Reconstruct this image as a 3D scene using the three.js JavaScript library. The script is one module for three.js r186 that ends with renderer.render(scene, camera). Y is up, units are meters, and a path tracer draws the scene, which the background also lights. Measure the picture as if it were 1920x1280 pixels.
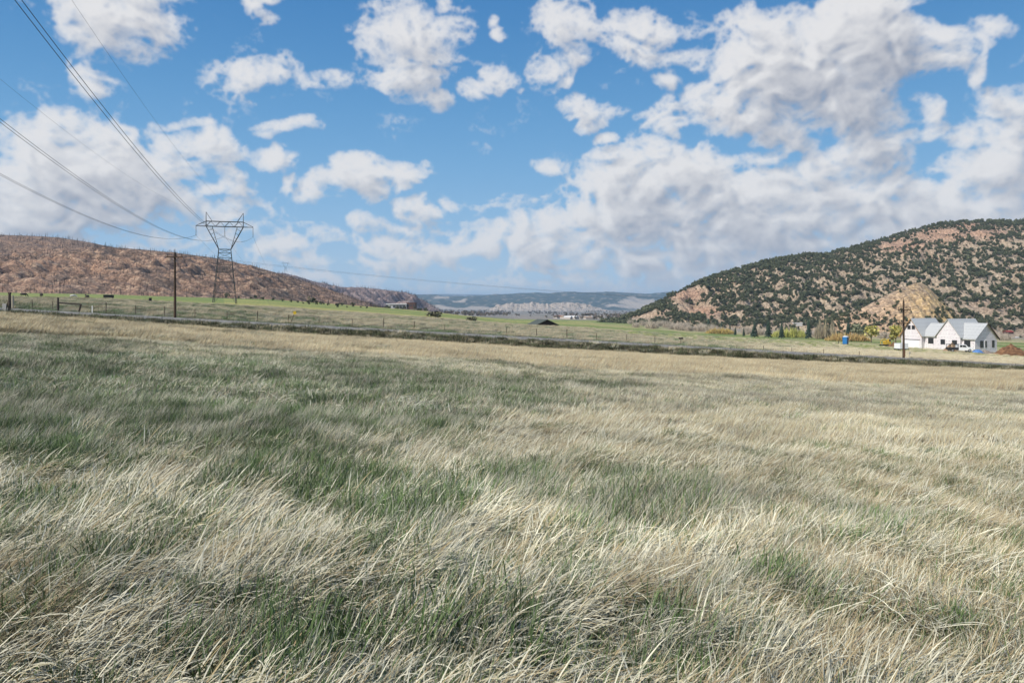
import * as THREE from 'three';
import { mergeGeometries } from 'three/addons/utils/BufferGeometryUtils.js';
import { createNoise3D, createNoise2D } from 'simplex-noise';

// ------------------------------------------------------------------ seeded random, noise
function rngOf(a) { return () => { a = (a + 0x6d2b79f5) | 0; let t = Math.imul(a ^ (a >>> 15), 1 | a); t = (t + Math.imul(t ^ (t >>> 7), 61 | t)) ^ t; return ((t ^ (t >>> 14)) >>> 0) / 4294967296; }; }
const n3 = createNoise3D(rngOf(11)), n2 = createNoise2D(rngOf(23));
const clamp = (x, a = 0, b = 1) => Math.min(b, Math.max(a, x)), lerp = (a, b, t) => a + (b - a) * t;
const sst = (x, a, b) => { const t = clamp((x - a) / (b - a)); return t * t * (3 - 2 * t); };
const fbm2 = (x, y, o = 4) => { let s = 0, a = 0.5; for (let i = 0; i < o; i++) { s += a * n2(x, y); x = x * 2.03 + 17.1; y = y * 2.03 - 9.7; a *= 0.5; } return s; };
function table(list, x) { // piecewise smooth lookup in [[x, y], ...]
  if (x <= list[0][0]) return list[0][1];
  for (let i = 1; i < list.length; i++) if (x <= list[i][0]) { const t = (x - list[i - 1][0]) / (list[i][0] - list[i - 1][0]); return lerp(list[i - 1][1], list[i][1], t); }
  return list[list.length - 1][1];
}

// ------------------------------------------------------------------ camera, sky, sun, exposure
const F = 1397, CX = 960, CY = 575, EYE = 1.6;            // focal length and principal point in pixels of the 1920 x 1280 photograph
const scene = new THREE.Scene();
const camera = new THREE.PerspectiveCamera(2 * Math.atan(640 / F) * 180 / Math.PI, 1.5, 0.1, 60000);
camera.position.set(0, EYE, 0);
camera.lookAt(0, EYE, -10);
camera.setViewOffset(1920, 1280, 0, 640 - CY, 1920, 1280);
const renderer = new THREE.WebGLRenderer({ antialias: true });
renderer.toneMapping = THREE.LinearToneMapping;
renderer.toneMappingExposure = 1.0;
renderer.shadowMap.enabled = true;
const SUN = new THREE.Vector3(-0.74, 0.80, 0.60).normalize();
const sun = new THREE.DirectionalLight(new THREE.Color(1, 0.95, 0.86), 4.5);
sun.name = 'sun'; sun.position.copy(SUN).multiplyScalar(2000); sun.castShadow = true; sun.shadow.radius = 1;
Object.assign(sun.shadow.camera, { left: -1200, right: 1200, top: 1200, bottom: -1200, near: 1, far: 5000 });
scene.add(sun, sun.target);

function makeSky() {
  const W = 4096, H = 2048, data = new Float32Array(W * H * 4), r0 = H / 2 - 12;
  // cumulus: centre, half width, half height (as seen towards the valley), how solid
  const puffs = [
    [215, 20, 115, 75, 1.1], [165, 140, 36, 36, 0.75], [130, 330, 190, 80, 1.3], [60, 255, 95, 45, 1], [205, 285, 80, 40, 1.1], [300, 300, 55, 50, 0.9], [70, 405, 200, 45, 1.1], [300, 375, 70, 55, 1.1],
    [390, 272, 52, 34, 1.1], [350, 230, 45, 12, 0.6], [502, 297, 42, 28, 1], [405, 338, 36, 24, 0.9], [447, 360, 22, 14, 0.7], [470, 135, 80, 38, 0.85], [540, 238, 44, 16, 1], [620, 155, 56, 16, 0.62], [485, 8, 44, 32, 0.85],
    [775, 80, 80, 80, 1], [745, 150, 34, 24, 0.8], [815, 185, 32, 24, 0.6], [665, 325, 80, 34, 1.15], [575, 352, 55, 26, 0.95], [750, 322, 45, 22, 1], [800, 385, 64, 22, 0.8], [715, 415, 60, 24, 0.8], [515, 462, 66, 17, 0.95],
    [430, 412, 80, 30, 0.7], [790, 470, 130, 26, 0.85], [925, 160, 60, 22, 0.55], [925, 55, 14, 14, 0.5], [1075, 38, 66, 36, 0.9], [1065, 105, 32, 32, 0.8], [1018, 120, 18, 26, 0.65], [1052, 155, 18, 16, 0.6], [1210, 72, 80, 36, 0.95],
    [1105, 212, 60, 22, 0.75], [1133, 265, 20, 15, 0.85], [1255, 150, 30, 20, 0.6], [1245, 220, 40, 30, 0.5], [1030, 315, 24, 16, 0.5],
    [1480, 120, 170, 90, 1.4], [1620, 70, 120, 90, 1.4], [1740, 92, 95, 40, 1.15], [1400, 200, 100, 45, 1.1], [1590, 190, 90, 60, 1.2], [1650, 290, 65, 75, 1.1], [1480, 262, 60, 32, 0.95], [1560, 320, 90, 40, 1],
    [1255, 335, 120, 60, 1.35], [1150, 345, 90, 50, 1.2], [1400, 360, 160, 50, 1.15], [1600, 375, 180, 50, 1.1], [1800, 385, 170, 50, 1.2], [1890, 330, 90, 60, 1.3], [1150, 410, 200, 45, 1.15], [1450, 430, 330, 50, 1.2], [1000, 425, 100, 42, 1.05], [960, 460, 130, 34, 1],
    [1180, 478, 300, 34, 1], [1700, 440, 300, 45, 1.1], [1895, 200, 50, 30, 0.8], [1825, 245, 50, 26, 0.8], [1860, 60, 44, 22, 0.6], [1900, 260, 44, 44, 0.9], [1740, 215, 22, 36, 0.55], [1850, 140, 20, 30, 0.45],
  ];
  const D = new Float32Array(W * H), S = new Float32Array(W * H), cover = (x, y, z, ox) => n3(x * 1.3 + ox, y * 1.3, z * 1.3) * 0.7 + n3(x * 3.1 + ox, y * 3.1, z * 3.1) * 0.35;
  for (let r = r0; r < H; r++) {
    const el = ((r + 0.5) / H - 0.5) * Math.PI, y = Math.sin(el), ce = Math.cos(el), k = 2.1;
    for (let c = 0; c < W; c++) {
      const az = ((c + 0.5) / W - 0.5) * 2 * Math.PI, x = Math.cos(az) * ce, z = Math.sin(az) * ce;
      const X = x * k * 5.2, Y = y * k * 6.6, Z = z * k * 5.2;
      // domain warp and cauliflower detail
      const wx = n3(X * 1.1, Y * 1.1, Z * 1.1 + 5), wy = n3(X * 1.1 + 9, Y * 1.1, Z * 1.1);
      let det = 0, body = 0, a = 0.5, fq = 1.5;
      for (let i = 0; i < 7; i++) { const v = n3(X * fq + wx * 0.5, Y * fq + wy * 0.5, Z * fq + i * 7.3); det += a * (0.6 * v + 0.7 * (0.42 - Math.abs(v))); if (i < 2) body = det; a *= 0.66; fq *= 1.95; }
      let base = -0.52 + 0.30 * n3(X * 0.9, Y * 0.9 + 3, Z * 0.9);
      const t = -z > 0.2 ? 1 : 0;
      let win = 0;
      if (t) {
        const px = CX + F * x / -z, py = CY - F * y / -z;
        win = sst(px, -420, -120) * (1 - sst(px, 2040, 2340)) * sst(py, -320, -80);
        if (win > 0) {
          const qx = px + wx * 26, qy = py + wy * 18;
          for (const p of puffs) {
            const ex = (qx - p[0]) / (p[2] * 1.25), ey = (qy - p[1]) / (p[3] * 1.25), q = ex * ex + ey * ey;
            if (q < 2.2) { const v = Math.max(p[4], 0.74) * (1.1 - q) - 0.22; if (v > base) base = v + 0.12 * clamp((base + 0.55) * 0.9); else base += 0.1 * clamp(v + 0.55); }
          }
          // broken stratocumulus far down the valley
          const low = sst(py, 415, 480);
          if (low > 0) base = Math.max(base, low * (0.12 + 0.45 * n3(X * 0.6, Y * 2.4, Z * 0.6)));
        }
      }
      let gen = cover(X * 0.3, Y * 0.3, Z * 0.3, 3) * 1.5 - 0.12;
      const whole = lerp(gen, base, win); D[r * W + c] = whole + det * 1.3; S[r * W + c] = whole + body * 1.15;
    }
  }
  const dAt = (c, r) => S[clamp(r, r0, H - 1) * W + ((c + W) % W)];
  const sunAz = Math.atan2(SUN.z, SUN.x);
  for (let r = 0; r < H; r++) {
    const el = ((r + 0.5) / H - 0.5) * Math.PI, e = Math.max(0, el) * 180 / Math.PI;
    // clear air: deep blue above, pale at the horizon
    const h = Math.exp(-e / 6.5), g = sst(e, 2, 27);
    const blue = [lerp(lerp(0.115, 0.044, g), 0.66, h * 0.9), lerp(lerp(0.40, 0.205, g), 0.78, h * 0.88), lerp(lerp(0.74, 0.50, g), 0.85, h * 0.85)];
    for (let c = 0; c < W; c++) {
      const o = (r * W + c) * 4;
      let col = blue;
      if (r >= r0) {
        const d = D[r * W + c], al = 1 - Math.exp(-2.7 * Math.max(0, d + 0.06) ** 1.45);
        if (al > 0) {
          const az = ((c + 0.5) / W - 0.5) * 2 * Math.PI, side = Math.sin(sunAz - az) >= 0 ? 1 : -1;
          // light reaches a puff from the sun's side and from above; thick cloud in that direction shades it
          const q = S[r * W + c], s1 = q - dAt(c + side * 7, r + 8), s2 = dAt(c + side * 12, r + 20), s3 = dAt(c + side * 26, r + 44);
          let lit = 0.96 + s1 * 0.5 - 0.30 * clamp(s2 * 0.9) - 0.30 * clamp(s3 * 0.8) + 0.36 * (d - q) + 0.12 * (1 - clamp(q * 1.4));
          lit = clamp(lit, 0.05, 1);
          const far = Math.exp(-e / 5) * 0.35;
          const cr = lerp(lerp(0.31, 0.83, lit), 0.66, far), cg = lerp(lerp(0.335, 0.82, lit), 0.70, far), cb = lerp(lerp(0.41, 0.82, lit), 0.76, far);
          const a = al * 0.97;
          col = [lerp(blue[0], cr, a), lerp(blue[1], cg, a), lerp(blue[2], cb, a)];
        }
      }
      data[o] = col[0]; data[o + 1] = col[1]; data[o + 2] = col[2]; data[o + 3] = 1;
    }
  }
  const t = new THREE.DataTexture(data, W, H, THREE.RGBAFormat, THREE.FloatType);
  t.mapping = THREE.EquirectangularReflectionMapping; t.magFilter = THREE.LinearFilter; t.minFilter = THREE.LinearFilter; t.needsUpdate = true;
  return t;
}
const skyTexture = makeSky();
scene.background = skyTexture; scene.environment = skyTexture;
scene.fog = new THREE.FogExp2(new THREE.Color(0.52, 0.74, 1.0), 7e-5);

// ------------------------------------------------------------------ helpers for things
const taken = new Map();
function numbered(name) { const k = taken.get(name) ?? 0; taken.set(name, k + 1); return k ? name + '_' + String(k).padStart(3, '0') : name; }
function shade(o) { o.traverse((m) => { if (m.isMesh) { m.castShadow = true; m.receiveShadow = true; } }); return o; }
function tag(o, label, category, group) { o.userData.label = label; o.userData.category = category; if (group) o.userData.group = group; return o; }
function thing(name, label, category, p, turn = 0, group) { const o = new THREE.Group(); o.name = numbered(name); o.position.copy(p); o.rotation.y = turn; scene.add(o); return tag(o, label, category, group); }
function single(name, geo, m, label, category, p, turn = 0, group) { const o = new THREE.Mesh(geo, m); o.name = numbered(name); if (p) o.position.copy(p); o.rotation.y = turn; scene.add(shade(o)); return tag(o, label, category, group); }
function part(name, geo, m, parent, p) { const o = new THREE.Mesh(geo, m); o.name = name; if (p) o.position.copy(p); parent.add(shade(o)); return o; }
function setting(name, geo, m, label, category) { const o = new THREE.Mesh(geo, m); o.name = numbered(name); o.userData.kind = 'structure'; scene.add(shade(o)); return tag(o, label, category); }
function mat(r, g, b, rough = 0.9, more = {}) { return new THREE.MeshStandardMaterial({ color: new THREE.Color().setRGB(r, g, b), roughness: rough, side: THREE.DoubleSide, ...more }); }
const V = (x, y, z) => new THREE.Vector3(x, y, z);
function clean(g) { const h = g.index ? g.toNonIndexed() : g; for (const k of Object.keys(h.attributes)) if (!['position', 'normal', 'color'].includes(k)) h.deleteAttribute(k); return h; }
function join(list) { return mergeGeometries(list.map(clean)); }
function box(w, h, d, x = 0, y = 0, z = 0) { return new THREE.BoxGeometry(w, h, d).translate(x, y, z); }   // centred
function bar(p, q, w, w2 = w) { // square bar from p to q
  const d = q.clone().sub(p), len = d.length(), g = new THREE.CylinderGeometry(w2 * 0.707, w * 0.707, len, 4, 1);
  g.rotateY(Math.PI / 4); g.translate(0, len / 2, 0);
  g.applyQuaternion(new THREE.Quaternion().setFromUnitVectors(V(0, 1, 0), d.normalize())); return g.translate(p.x, p.y, p.z);
}
function rod(p, q, r1, r2 = r1, n = 8) {
  const d = q.clone().sub(p), len = d.length(), g = new THREE.CylinderGeometry(r2, r1, len, n, 1);
  g.translate(0, len / 2, 0).applyQuaternion(new THREE.Quaternion().setFromUnitVectors(V(0, 1, 0), d.normalize())); return g.translate(p.x, p.y, p.z);
}

// ------------------------------------------------------------------ the shape of the land (depth d = -z)
const roadS = (x, d) => (d - 112.8 - 0.144 * x) / 1.0103;         // signed distance from the road's centre line
const roadY = (x) => -3.2 - 0.061 * clamp(x, -160, 160);
const PXS = [-400, -100, 200, 500, 800, 960, 1100, 1300, 1500, 1700, 1920, 2200];
const ROWS = [ // depth, then the row of the photograph in which ground of that depth shows, per column of PXS
  [160, 561, 566, 572, 586, 606, 618, 627, 640, 652, 663, 674, 688],
  [200, 551, 556, 563, 577, 597, 609, 617, 630, 641, 652, 662, 674],
  [300, 547, 552, 558, 574, 595, 607.5, 615, 629, 639.5, 648, 655, 664],
  [450, 543, 548, 554, 567, 590, 605.5, 612, 627, 636.5, 641, 646, 652],
  [700, 540, 545, 550, 560, 583, 602, 607, 618, 626, 630, 634, 638],
  [1000, 539, 545, 550, 561, 585, 599.5, 602, 609, 614, 620, 624, 628],
  [1600, 540, 546, 556, 570, 590, 595, 597, 600, 606, 610, 613, 616],
  [3000, 550, 556, 566, 576, 586, 589, 590, 592, 595, 598, 600, 602],
  [6000, 566, 570, 574, 578, 581, 582, 583, 584, 586, 588, 590, 590],
  [16000, 574, 574, 575, 576, 577.5, 577.7, 577.8, 578, 578, 578, 578, 578],
];
function farY(x, d) {
  d = Math.max(d, 100);
  const px = clamp(CX + F * x / d, PXS[0], PXS[PXS.length - 1]);
  let i = 1; while (i < PXS.length - 1 && px > PXS[i]) i++;
  const t = (px - PXS[i - 1]) / (PXS[i] - PXS[i - 1]), at = (row) => lerp(row[i], row[i + 1], t);
  let j = 1; while (j < ROWS.length - 1 && d > ROWS[j][0]) j++;
  const a = ROWS[j - 1], b = ROWS[j], s = clamp((d - a[0]) / (b[0] - a[0]));
  const ya = EYE + (CY - at(a)) / F * a[0], yb = EYE + (CY - at(b)) / F * b[0];
  return d < 160 ? ya : lerp(ya, yb, s);
}
function groundY(x, d) {
  const xc = clamp(x, -130, 130), s = roadS(x, d);
  const field = -0.060 * xc - 0.040 * clamp(d, -200, 110) + 0.00015 * xc * xc * sst(d, 10, 60) + (0.16 * fbm2(x / 2.3, d / 2.3, 2) + 0.05 * n2(x * 1.6, d * 1.6)) * sst(d, 1.5, 5) + 0.30 * fbm2(x / 17, d / 11, 2) * sst(d, 8, 30) * (1 - sst(s, -20, -10));
  if (s < -4.3) {
    const dip = lerp(0.2, 0.6, sst(x, -60, 10)) * (1 - Math.abs(clamp((s + 11) / 5, -1, 1)));
    return lerp(field - dip, roadY(x) - 0.02, sst(s, -10.5, -4.3)) + 0.06 * n2(x / 1.7, d / 1.7) * sst(s, -30, -9) * (1 - sst(s, -6, -4.5));
  }
  if (s < 4.3) return roadY(x) + 0.02 * (s + 4.3);
  const w = sst(s, 4.3, 40), rough = 0.12 * n2(x / 2.3, d / 2.3) + 0.35 * fbm2(x / 19, d / 15, 2);
  return lerp(roadY(x) + 0.15 + 0.028 * (s - 4.3), farY(x, d), w) + rough * sst(s, 5, 20) * (1 - sst(d, 260, 420));
}
const onGround = (px, d, lift = 0) => { const x = (px - CX) / F * d; return V(x, groundY(x, d) + lift, -d); };
const pixel = (px, py, d) => V((px - CX) / F * d, EYE + (CY - py) / F * d, -d);

// which grass grows where in the near field: long straw, short green, fine grey, tall tan
const G = (px, py) => { const u = (px - CX) / F, d = 2235 / Math.max(4, py - CY - F * (0.06 * u + 0.04)); return [u * d, d]; };
const greenSpots = [[960, 915, 0.8], [1230, 940, 0.95], [640, 915, 0.65], [780, 985, 0.45], [850, 1200, 0.4], [540, 1215, 0.38], [1290, 1220, 0.32], [330, 1010, 0.4], [1130, 985, 0.4], [1640, 1000, 0.35], [40, 960, 0.4], [760, 1050, 0.3], [1450, 1130, 0.25], [180, 1080, 0.2], [420, 935, 0.35], [1010, 1110, 0.2]].map(([a, b, r]) => [...G(a, b), r]);
function zone(x, d) {
  const u = x / Math.max(d, 1), s = roadS(x, d);
  const n = fbm2(x / 2.6 + 31, d / 2.2, 3), m = fbm2(x / 11 - 7, d / 7, 3), q = fbm2(x / 30 + 3, d / 16, 2);
  const edge = table([[-0.8, 7.4], [-0.35, 8], [-0.1, 10], [0.02, 14], [0.12, 17], [0.4, 20], [0.8, 22]], u) + n * 2.4;
  let spot = 0, straw = 1 - sst(d, edge - 1.2, edge + 1.2), green = 0.14 + 0.35 * sst(n, 0.0, 0.5), grey = 0, tan = 0;
  for (const [gx, gd, r] of greenSpots) { const q2 = ((x - gx) ** 2 + (d - gd) ** 2 * 0.55) / (r * r * 1.35) + n * 1.1; if (q2 < 4) { const k = Math.exp(-Math.max(0, q2) * 1.2); straw *= 1 - 0.85 * k; green = Math.max(green, k); spot = Math.max(spot, k); } }
  const past = 1 - straw, left = 1 - sst(u + m * 0.3, -0.02, 0.2);
  const bandG = sst(d, 24 + 6 * q, 44 + 8 * q);
  // beyond the straw: green on the far side of the diagonal, grey-brown on the other, tan ribbons farther out
  green = lerp(green, left * (1 - bandG * 0.7) * (1.15 + 0.6 * m) + (1 - left) * (0.44 - 0.16 * bandG) * (1 + 1.2 * m), past);
  grey = past * ((1 - left) * (1 - 0.55 * sst(d, 30, 55)) * (0.95 + 0.8 * m) + left * 0.35 * (0.8 + n) + bandG * 0.35 * sst(m, -0.3, 0.4));
  tan = past * (bandG * (0.55 + 1.1 * m + 0.5 * q) + (1 - left) * 0.25 * (1 + n) + (1 - left) * sst(d, 28, 48) * 0.6);
  const streak = sst(fbm2(x / 26 + 9, d / 5, 3), 0.02, 0.3) * sst(d, 34, 52);
  tan *= 1 - 0.8 * streak; grey += 0.35 * streak; green += 0.6 * streak;
  const low = sst(s, -17, -11);
  return { straw, green: clamp(green * (1 - low) + low * 0.5, 0, 1.2), grey: clamp(grey), tan: clamp(tan * (1 - low), 0, 1.2), n, m, q, spot };
}

// ------------------------------------------------------------------ colour of the ground itself (linear base colours)
const mixc = (a, b, t) => [lerp(a[0], b[0], t), lerp(a[1], b[1], t), lerp(a[2], b[2], t)];
const C = { soil: [0.13, 0.105, 0.07], thatch: [0.30, 0.25, 0.165], dgreen: [0.075, 0.115, 0.04], straw: [0.42, 0.34, 0.22], greystraw: [0.27, 0.245, 0.19], field: [0.18, 0.265, 0.05], fieldY: [0.46, 0.425, 0.12], dry: [0.56, 0.46, 0.31], flat: [0.33, 0.30, 0.25], bank: [0.085, 0.078, 0.05] };
function groundColor(x, d) {
  const s = roadS(x, d);
  if (s < -4.3) {
    const z = zone(x, d);
    let c = mixc(C.soil, C.thatch, 0.55 * clamp(z.straw + z.tan) + 0.15 * z.n);
    c = mixc(c, C.dgreen, 0.55 * clamp(z.green));
    return mixc(c, C.bank, 0.8 * sst(s + 2.2 * z.n, -13, -9.5));
  }
  const px = CX + F * x / Math.max(d, 60), n = fbm2(x / 14, d / 9, 4), m = fbm2(x / 60 + 5, d / 45, 3);
  if (s < 60 || d < 230) { // rough pasture beyond the road; cut dry grass by the building site
    let c = mixc(C.greystraw, C.dgreen, clamp(0.55 + n * 0.9 + m * 0.4));
    c = mixc(c, C.straw, clamp(-0.05 + m * 0.9 - n * 0.4));
    const site = sst(px, 1250, 1560) * (1 - sst(d + n * 14, 172, 186));
    c = mixc(c, mixc(C.dry, C.thatch, clamp(n)), site);
    const lawn = sst(px, 980, 1200) * sst(d + n * 14, 160, 180);
    c = mixc(c, mixc(mixc(C.field, C.fieldY, 0.5), C.dry, clamp(0.25 + n * 1.5)), lawn);
    if (d > 185 || s > 50) { const k = sst(d + 18 * n + m * 20, 185, 225) * (1 - sst(px, 1050, 1300)); c = mixc(c, mixc(C.field, C.fieldY, 0.4), k); }
    return c;
  }
  // hay fields in strips, paler stubble between them
  const strip = n2(d / 70 + m * 0.6, x / 900);
  let c = mixc(C.field, C.fieldY, clamp(0.5 + strip * 0.75 + 0.25 * n));
  if (px > 1000) c = mixc(c, C.dry, clamp(0.2 + strip * 0.9 + n * 0.7) * sst(px, 1000, 1250) * 0.7);
  if (px < 420) c = mixc(c, C.field, 0.6);
  const brush = sst(px, 1170, 1330) * sst(d, 520, 720) ;
  c = mixc(c, mixc(C.flat, C.straw, 0.4 + n), brush);
  c = mixc(c, mixc([0.36, 0.31, 0.26], [0.22, 0.21, 0.17], clamp(0.5 + 1.3 * fbm2(x / 160, d / 500, 4))), sst(d + 90 * m, 1080, 1240));
  return c;
}
function colorTexture(size, seed, contrast, stretch = 1) { // tiling grain, mean near 1
  const nn = createNoise3D(rngOf(seed)), nb = createNoise3D(rngOf(seed + 1)), d = new Uint8Array(size * size * 4), T = 2 * Math.PI;
  for (let j = 0; j < size; j++) for (let i = 0; i < size; i++) {
    const a = i / size * T, b = j / size * T; let v = 0, am = 0.5, f = 1.3;
    for (let o = 0; o < 5; o++) { v += am * (nn(Math.cos(a) * f * stretch, Math.sin(a) * f * stretch, Math.cos(b) * f + o) + nb(Math.sin(b) * f, Math.cos(a) * f * stretch, Math.sin(a) * f * stretch - o)) * 0.6; am *= 0.68; f *= 2.1; }
    const k = clamp(0.74 + v * contrast, 0.1, 1) * 255, o4 = (j * size + i) * 4;
    d[o4] = k; d[o4 + 1] = k * (0.985 + 0.02 * v); d[o4 + 2] = k * (0.97 + 0.03 * v); d[o4 + 3] = 255;
  }
  const t = new THREE.DataTexture(d, size, size, THREE.RGBAFormat); t.wrapS = t.wrapT = THREE.RepeatWrapping; t.magFilter = THREE.LinearFilter; t.minFilter = THREE.LinearMipmapLinearFilter; t.colorSpace = THREE.SRGBColorSpace; t.needsUpdate = true; return t;
}
const grainTex = colorTexture(512, 5, 0.42), woodTex = colorTexture(256, 9, 0.35, 0.2);

function makeGround() {
  const rs = []; for (let r = 0.6; r < 95; r *= 1.04) rs.push(r); for (let r = 95; r < 166; r += 0.85) rs.push(r); for (let r = 166; r < 17000; r *= 1.034) rs.push(r);
  const th = []; for (let a = -55; a < 55; a += 0.13) th.push(a); for (let a = 55; a <= 305.01; a += 5) th.push(a);
  const nr = rs.length, nt = th.length, pos = new Float32Array(nr * nt * 3), col = new Float32Array(nr * nt * 3), uv = new Float32Array(nr * nt * 2), idx = [];
  for (let i = 0; i < nr; i++) for (let j = 0; j < nt; j++) {
    const a = th[j] * Math.PI / 180, x = Math.sin(a) * rs[i], d = Math.cos(a) * rs[i], o = i * nt + j, c = groundColor(x, d);
    pos.set([x, groundY(x, d), -d], o * 3); col.set(c.map((v) => v * 1.5), o * 3); uv.set([x / 9, d / 9], o * 2);
    if (i && j) idx.push(o, o - 1, o - nt, o - 1, o - nt - 1, o - nt);
  }
  const g = new THREE.BufferGeometry(); g.setAttribute('position', new THREE.BufferAttribute(pos, 3)); g.setAttribute('color', new THREE.BufferAttribute(col, 3)); g.setAttribute('uv', new THREE.BufferAttribute(uv, 2));
  g.setIndex(idx); g.computeVertexNormals(); return g;
}
setting('ground', makeGround(), new THREE.MeshStandardMaterial({ vertexColors: true, map: grainTex, roughness: 1, side: THREE.DoubleSide }), 'sloping pasture and valley floor of straw, green grass and hay fields', 'ground');

// the road: a pale worn sheet with ragged gravel shoulders
{
  const pos = [], uv = [], idx = [], ns = 260, across = [-3.3, -3.0, -1.6, 0, 1.6, 3.0, 3.3];
  for (let i = 0; i <= ns; i++) { const x0 = lerp(-150, 190, i / ns), d0 = 112.8 + 0.144 * x0;
    across.forEach((s, k) => { const e = Math.abs(s) > 3.2 ? 0.55 * n2(x0 / 2, k * 9) : 0, x = x0 - 0.1425 * (s + e), d = d0 + 0.9898 * (s + e); pos.push(x, groundY(x, d) + 0.05 + 0.05 * (1 - (s / 4) ** 2), -d); uv.push(x0 / 6, s / 6); if (i && k) { const o = i * 7 + k; idx.push(o, o - 7, o - 1, o - 1, o - 7, o - 8); } });
  }
  const g = new THREE.BufferGeometry(); g.setAttribute('position', new THREE.Float32BufferAttribute(pos, 3)); g.setAttribute('uv', new THREE.Float32BufferAttribute(uv, 2)); g.setIndex(idx); g.computeVertexNormals();
  const t = grainTex.clone(); t.repeat.set(1, 1);
  setting('road', g, mat(0.42, 0.40, 0.36, 0.95, { map: t }), 'pale grey country road crossing the slope behind the field', 'road');
}

// ------------------------------------------------------------------ hills
// a hillside: crest line (pixel column, row) with its depth, foot depth; relief runs down it in gullies
function hill(name, o) {
  const { crest, far, near, nu, nt, back = 0.5, relief, gully = 90, prof = (t) => t, colour, label, sink = 4, foot } = o;
  const p0 = crest[0][0], p1 = crest[crest.length - 1][0], pos = [], col = [], uv = [], idx = [], surf = [];
  const yAt = (px, t) => {
    const dn = table(near, px), df = table(far, px), d = lerp(dn, df, t), x = (px - CX) / F * d;
    const yc = EYE + (CY - table(crest, px)) / F * df, yb = (foot ? foot(px, dn) : groundY((px - CX) / F * dn, dn)) - sink;
    const fall = t > 1 ? (t - 1) * (df - dn) * back : 0, env = Math.sin(Math.PI * clamp(t, 0, 1)) ** 0.8 * clamp((yc - yb) / 50);
    const rid = 1 - Math.abs(n2(x / gully + 3, d / (gully * 3.2))) * 2, h = lerp(yb, yc, prof(clamp(t, 0, 1))) - fall + env * (relief * (rid * 0.6 + fbm2(x / (gully * 0.4), d / (gully * 0.4), 3) * 0.7)) + (o.bump ? o.bump(x, d, t) : 0);
    return [x, h, d, env];
  };
  for (let j = 0; j <= nt; j++) for (let i = 0; i <= nu; i++) {
    const px = lerp(p0, p1, i / nu), t = j / nt * 1.25, [x, y, d] = yAt(px, t); pos.push(x, y, -d); uv.push(x / 30, (d + y * 1.3) / 30);
    col.push(...colour(x, y, d, t, px).map((v) => v * 1.5));
    if (i && j) { const q = j * (nu + 1) + i; idx.push(q, q - 1, q - nu - 1, q - 1, q - nu - 2, q - nu - 1); }
  }
  const g = new THREE.BufferGeometry(); g.setAttribute('position', new THREE.Float32BufferAttribute(pos, 3)); g.setAttribute('color', new THREE.Float32BufferAttribute(col, 3)); g.setAttribute('uv', new THREE.Float32BufferAttribute(uv, 2)); g.setIndex(idx); g.computeVertexNormals();
  setting(name, g, new THREE.MeshStandardMaterial({ vertexColors: true, map: grainTex, roughness: 1, side: THREE.DoubleSide }), label, 'hill');
  return { yAt, p0, p1 };
}
const TANSOIL = [0.45, 0.36, 0.26], REDSOIL = [0.45, 0.28, 0.19], ASH = [0.17, 0.12, 0.09], BURNT = [0.36, 0.215, 0.14];
const redSpots = [[1760, 440, 70, 14], [1850, 437, 60, 10], [1690, 460, 50, 16], [1290, 552, 40, 14], [1320, 585, 40, 12], [1810, 425, 40, 8]];
const redAt = (px, py) => { let v = 0; for (const [a, b, rx, ry] of redSpots) v = Math.max(v, Math.exp(-(((px - a) / rx) ** 2 + ((py - b) / ry) ** 2))); return v; };
const hillE = hill('hill', {
  crest: [[1120, 606], [1160, 602], [1200, 585], [1240, 563], [1290, 540], [1340, 519], [1380, 507], [1440, 491], [1500, 481], [1560, 474], [1600, 466], [1640, 453], [1680, 442], [1720, 431], [1780, 417], [1850, 415], [1920, 416], [2000, 419], [2150, 430], [2320, 470]],
  far: [[1120, 960], [1300, 1080], [1500, 1200], [1780, 1320], [2320, 1350]], near: [[1120, 900], [1240, 860], [1400, 800], [1700, 740], [1900, 720], [2320, 660]], nu: 460, nt: 170, relief: 15, gully: 85,
  prof: (t) => 0.3 * t + 0.7 * (sst(t, -0.2, 1.2) - sst(0, -0.2, 1.2)) / (sst(1, -0.2, 1.2) - sst(0, -0.2, 1.2)),
  colour: (x, y, d, t, px) => { const n = fbm2(x / 34, d / 34 + y / 20, 4), py = CY - F * (y - EYE) / d, r = clamp(redAt(px, py) * 1.2 + 0.35 * sst(n2(x / 120, y / 30), 0.35, 0.8)); return mixc(mixc(TANSOIL, [0.34, 0.265, 0.19], clamp(0.35 + n * 1.4)), REDSOIL, r * 0.85); },
  label: 'steep tan and red hillside dotted with dark pinyon and juniper',
});
const cone = hill('hill', {
  crest: [[1540, 606], [1580, 593], [1620, 576], [1660, 554], [1690, 541], [1715, 531], [1728, 529], [1742, 538], [1765, 562], [1790, 588], [1815, 612]],
  far: [[1540, 660], [1728, 690], [1815, 670]], near: [[1540, 632], [1680, 600], [1760, 600], [1815, 640]], nu: 150, nt: 60, relief: 5, gully: 22, back: 0.25, prof: (t) => Math.pow(t, 0.9),
  colour: (x, y, d, t, px) => { const n = fbm2(x / 12, d / 12 + y / 9, 4), py = CY - F * (y - EYE) / d; return mixc(mixc([0.54, 0.38, 0.25], [0.56, 0.40, 0.20], sst(px, 1640, 1760)), [0.31, 0.235, 0.17], clamp(0.1 + n * 1.3 + 0.5 * (1 - sst(py, 535, 565)))); },
  label: 'bare yellow-tan cone shaped knoll in front of the wooded hillside',
});
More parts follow.
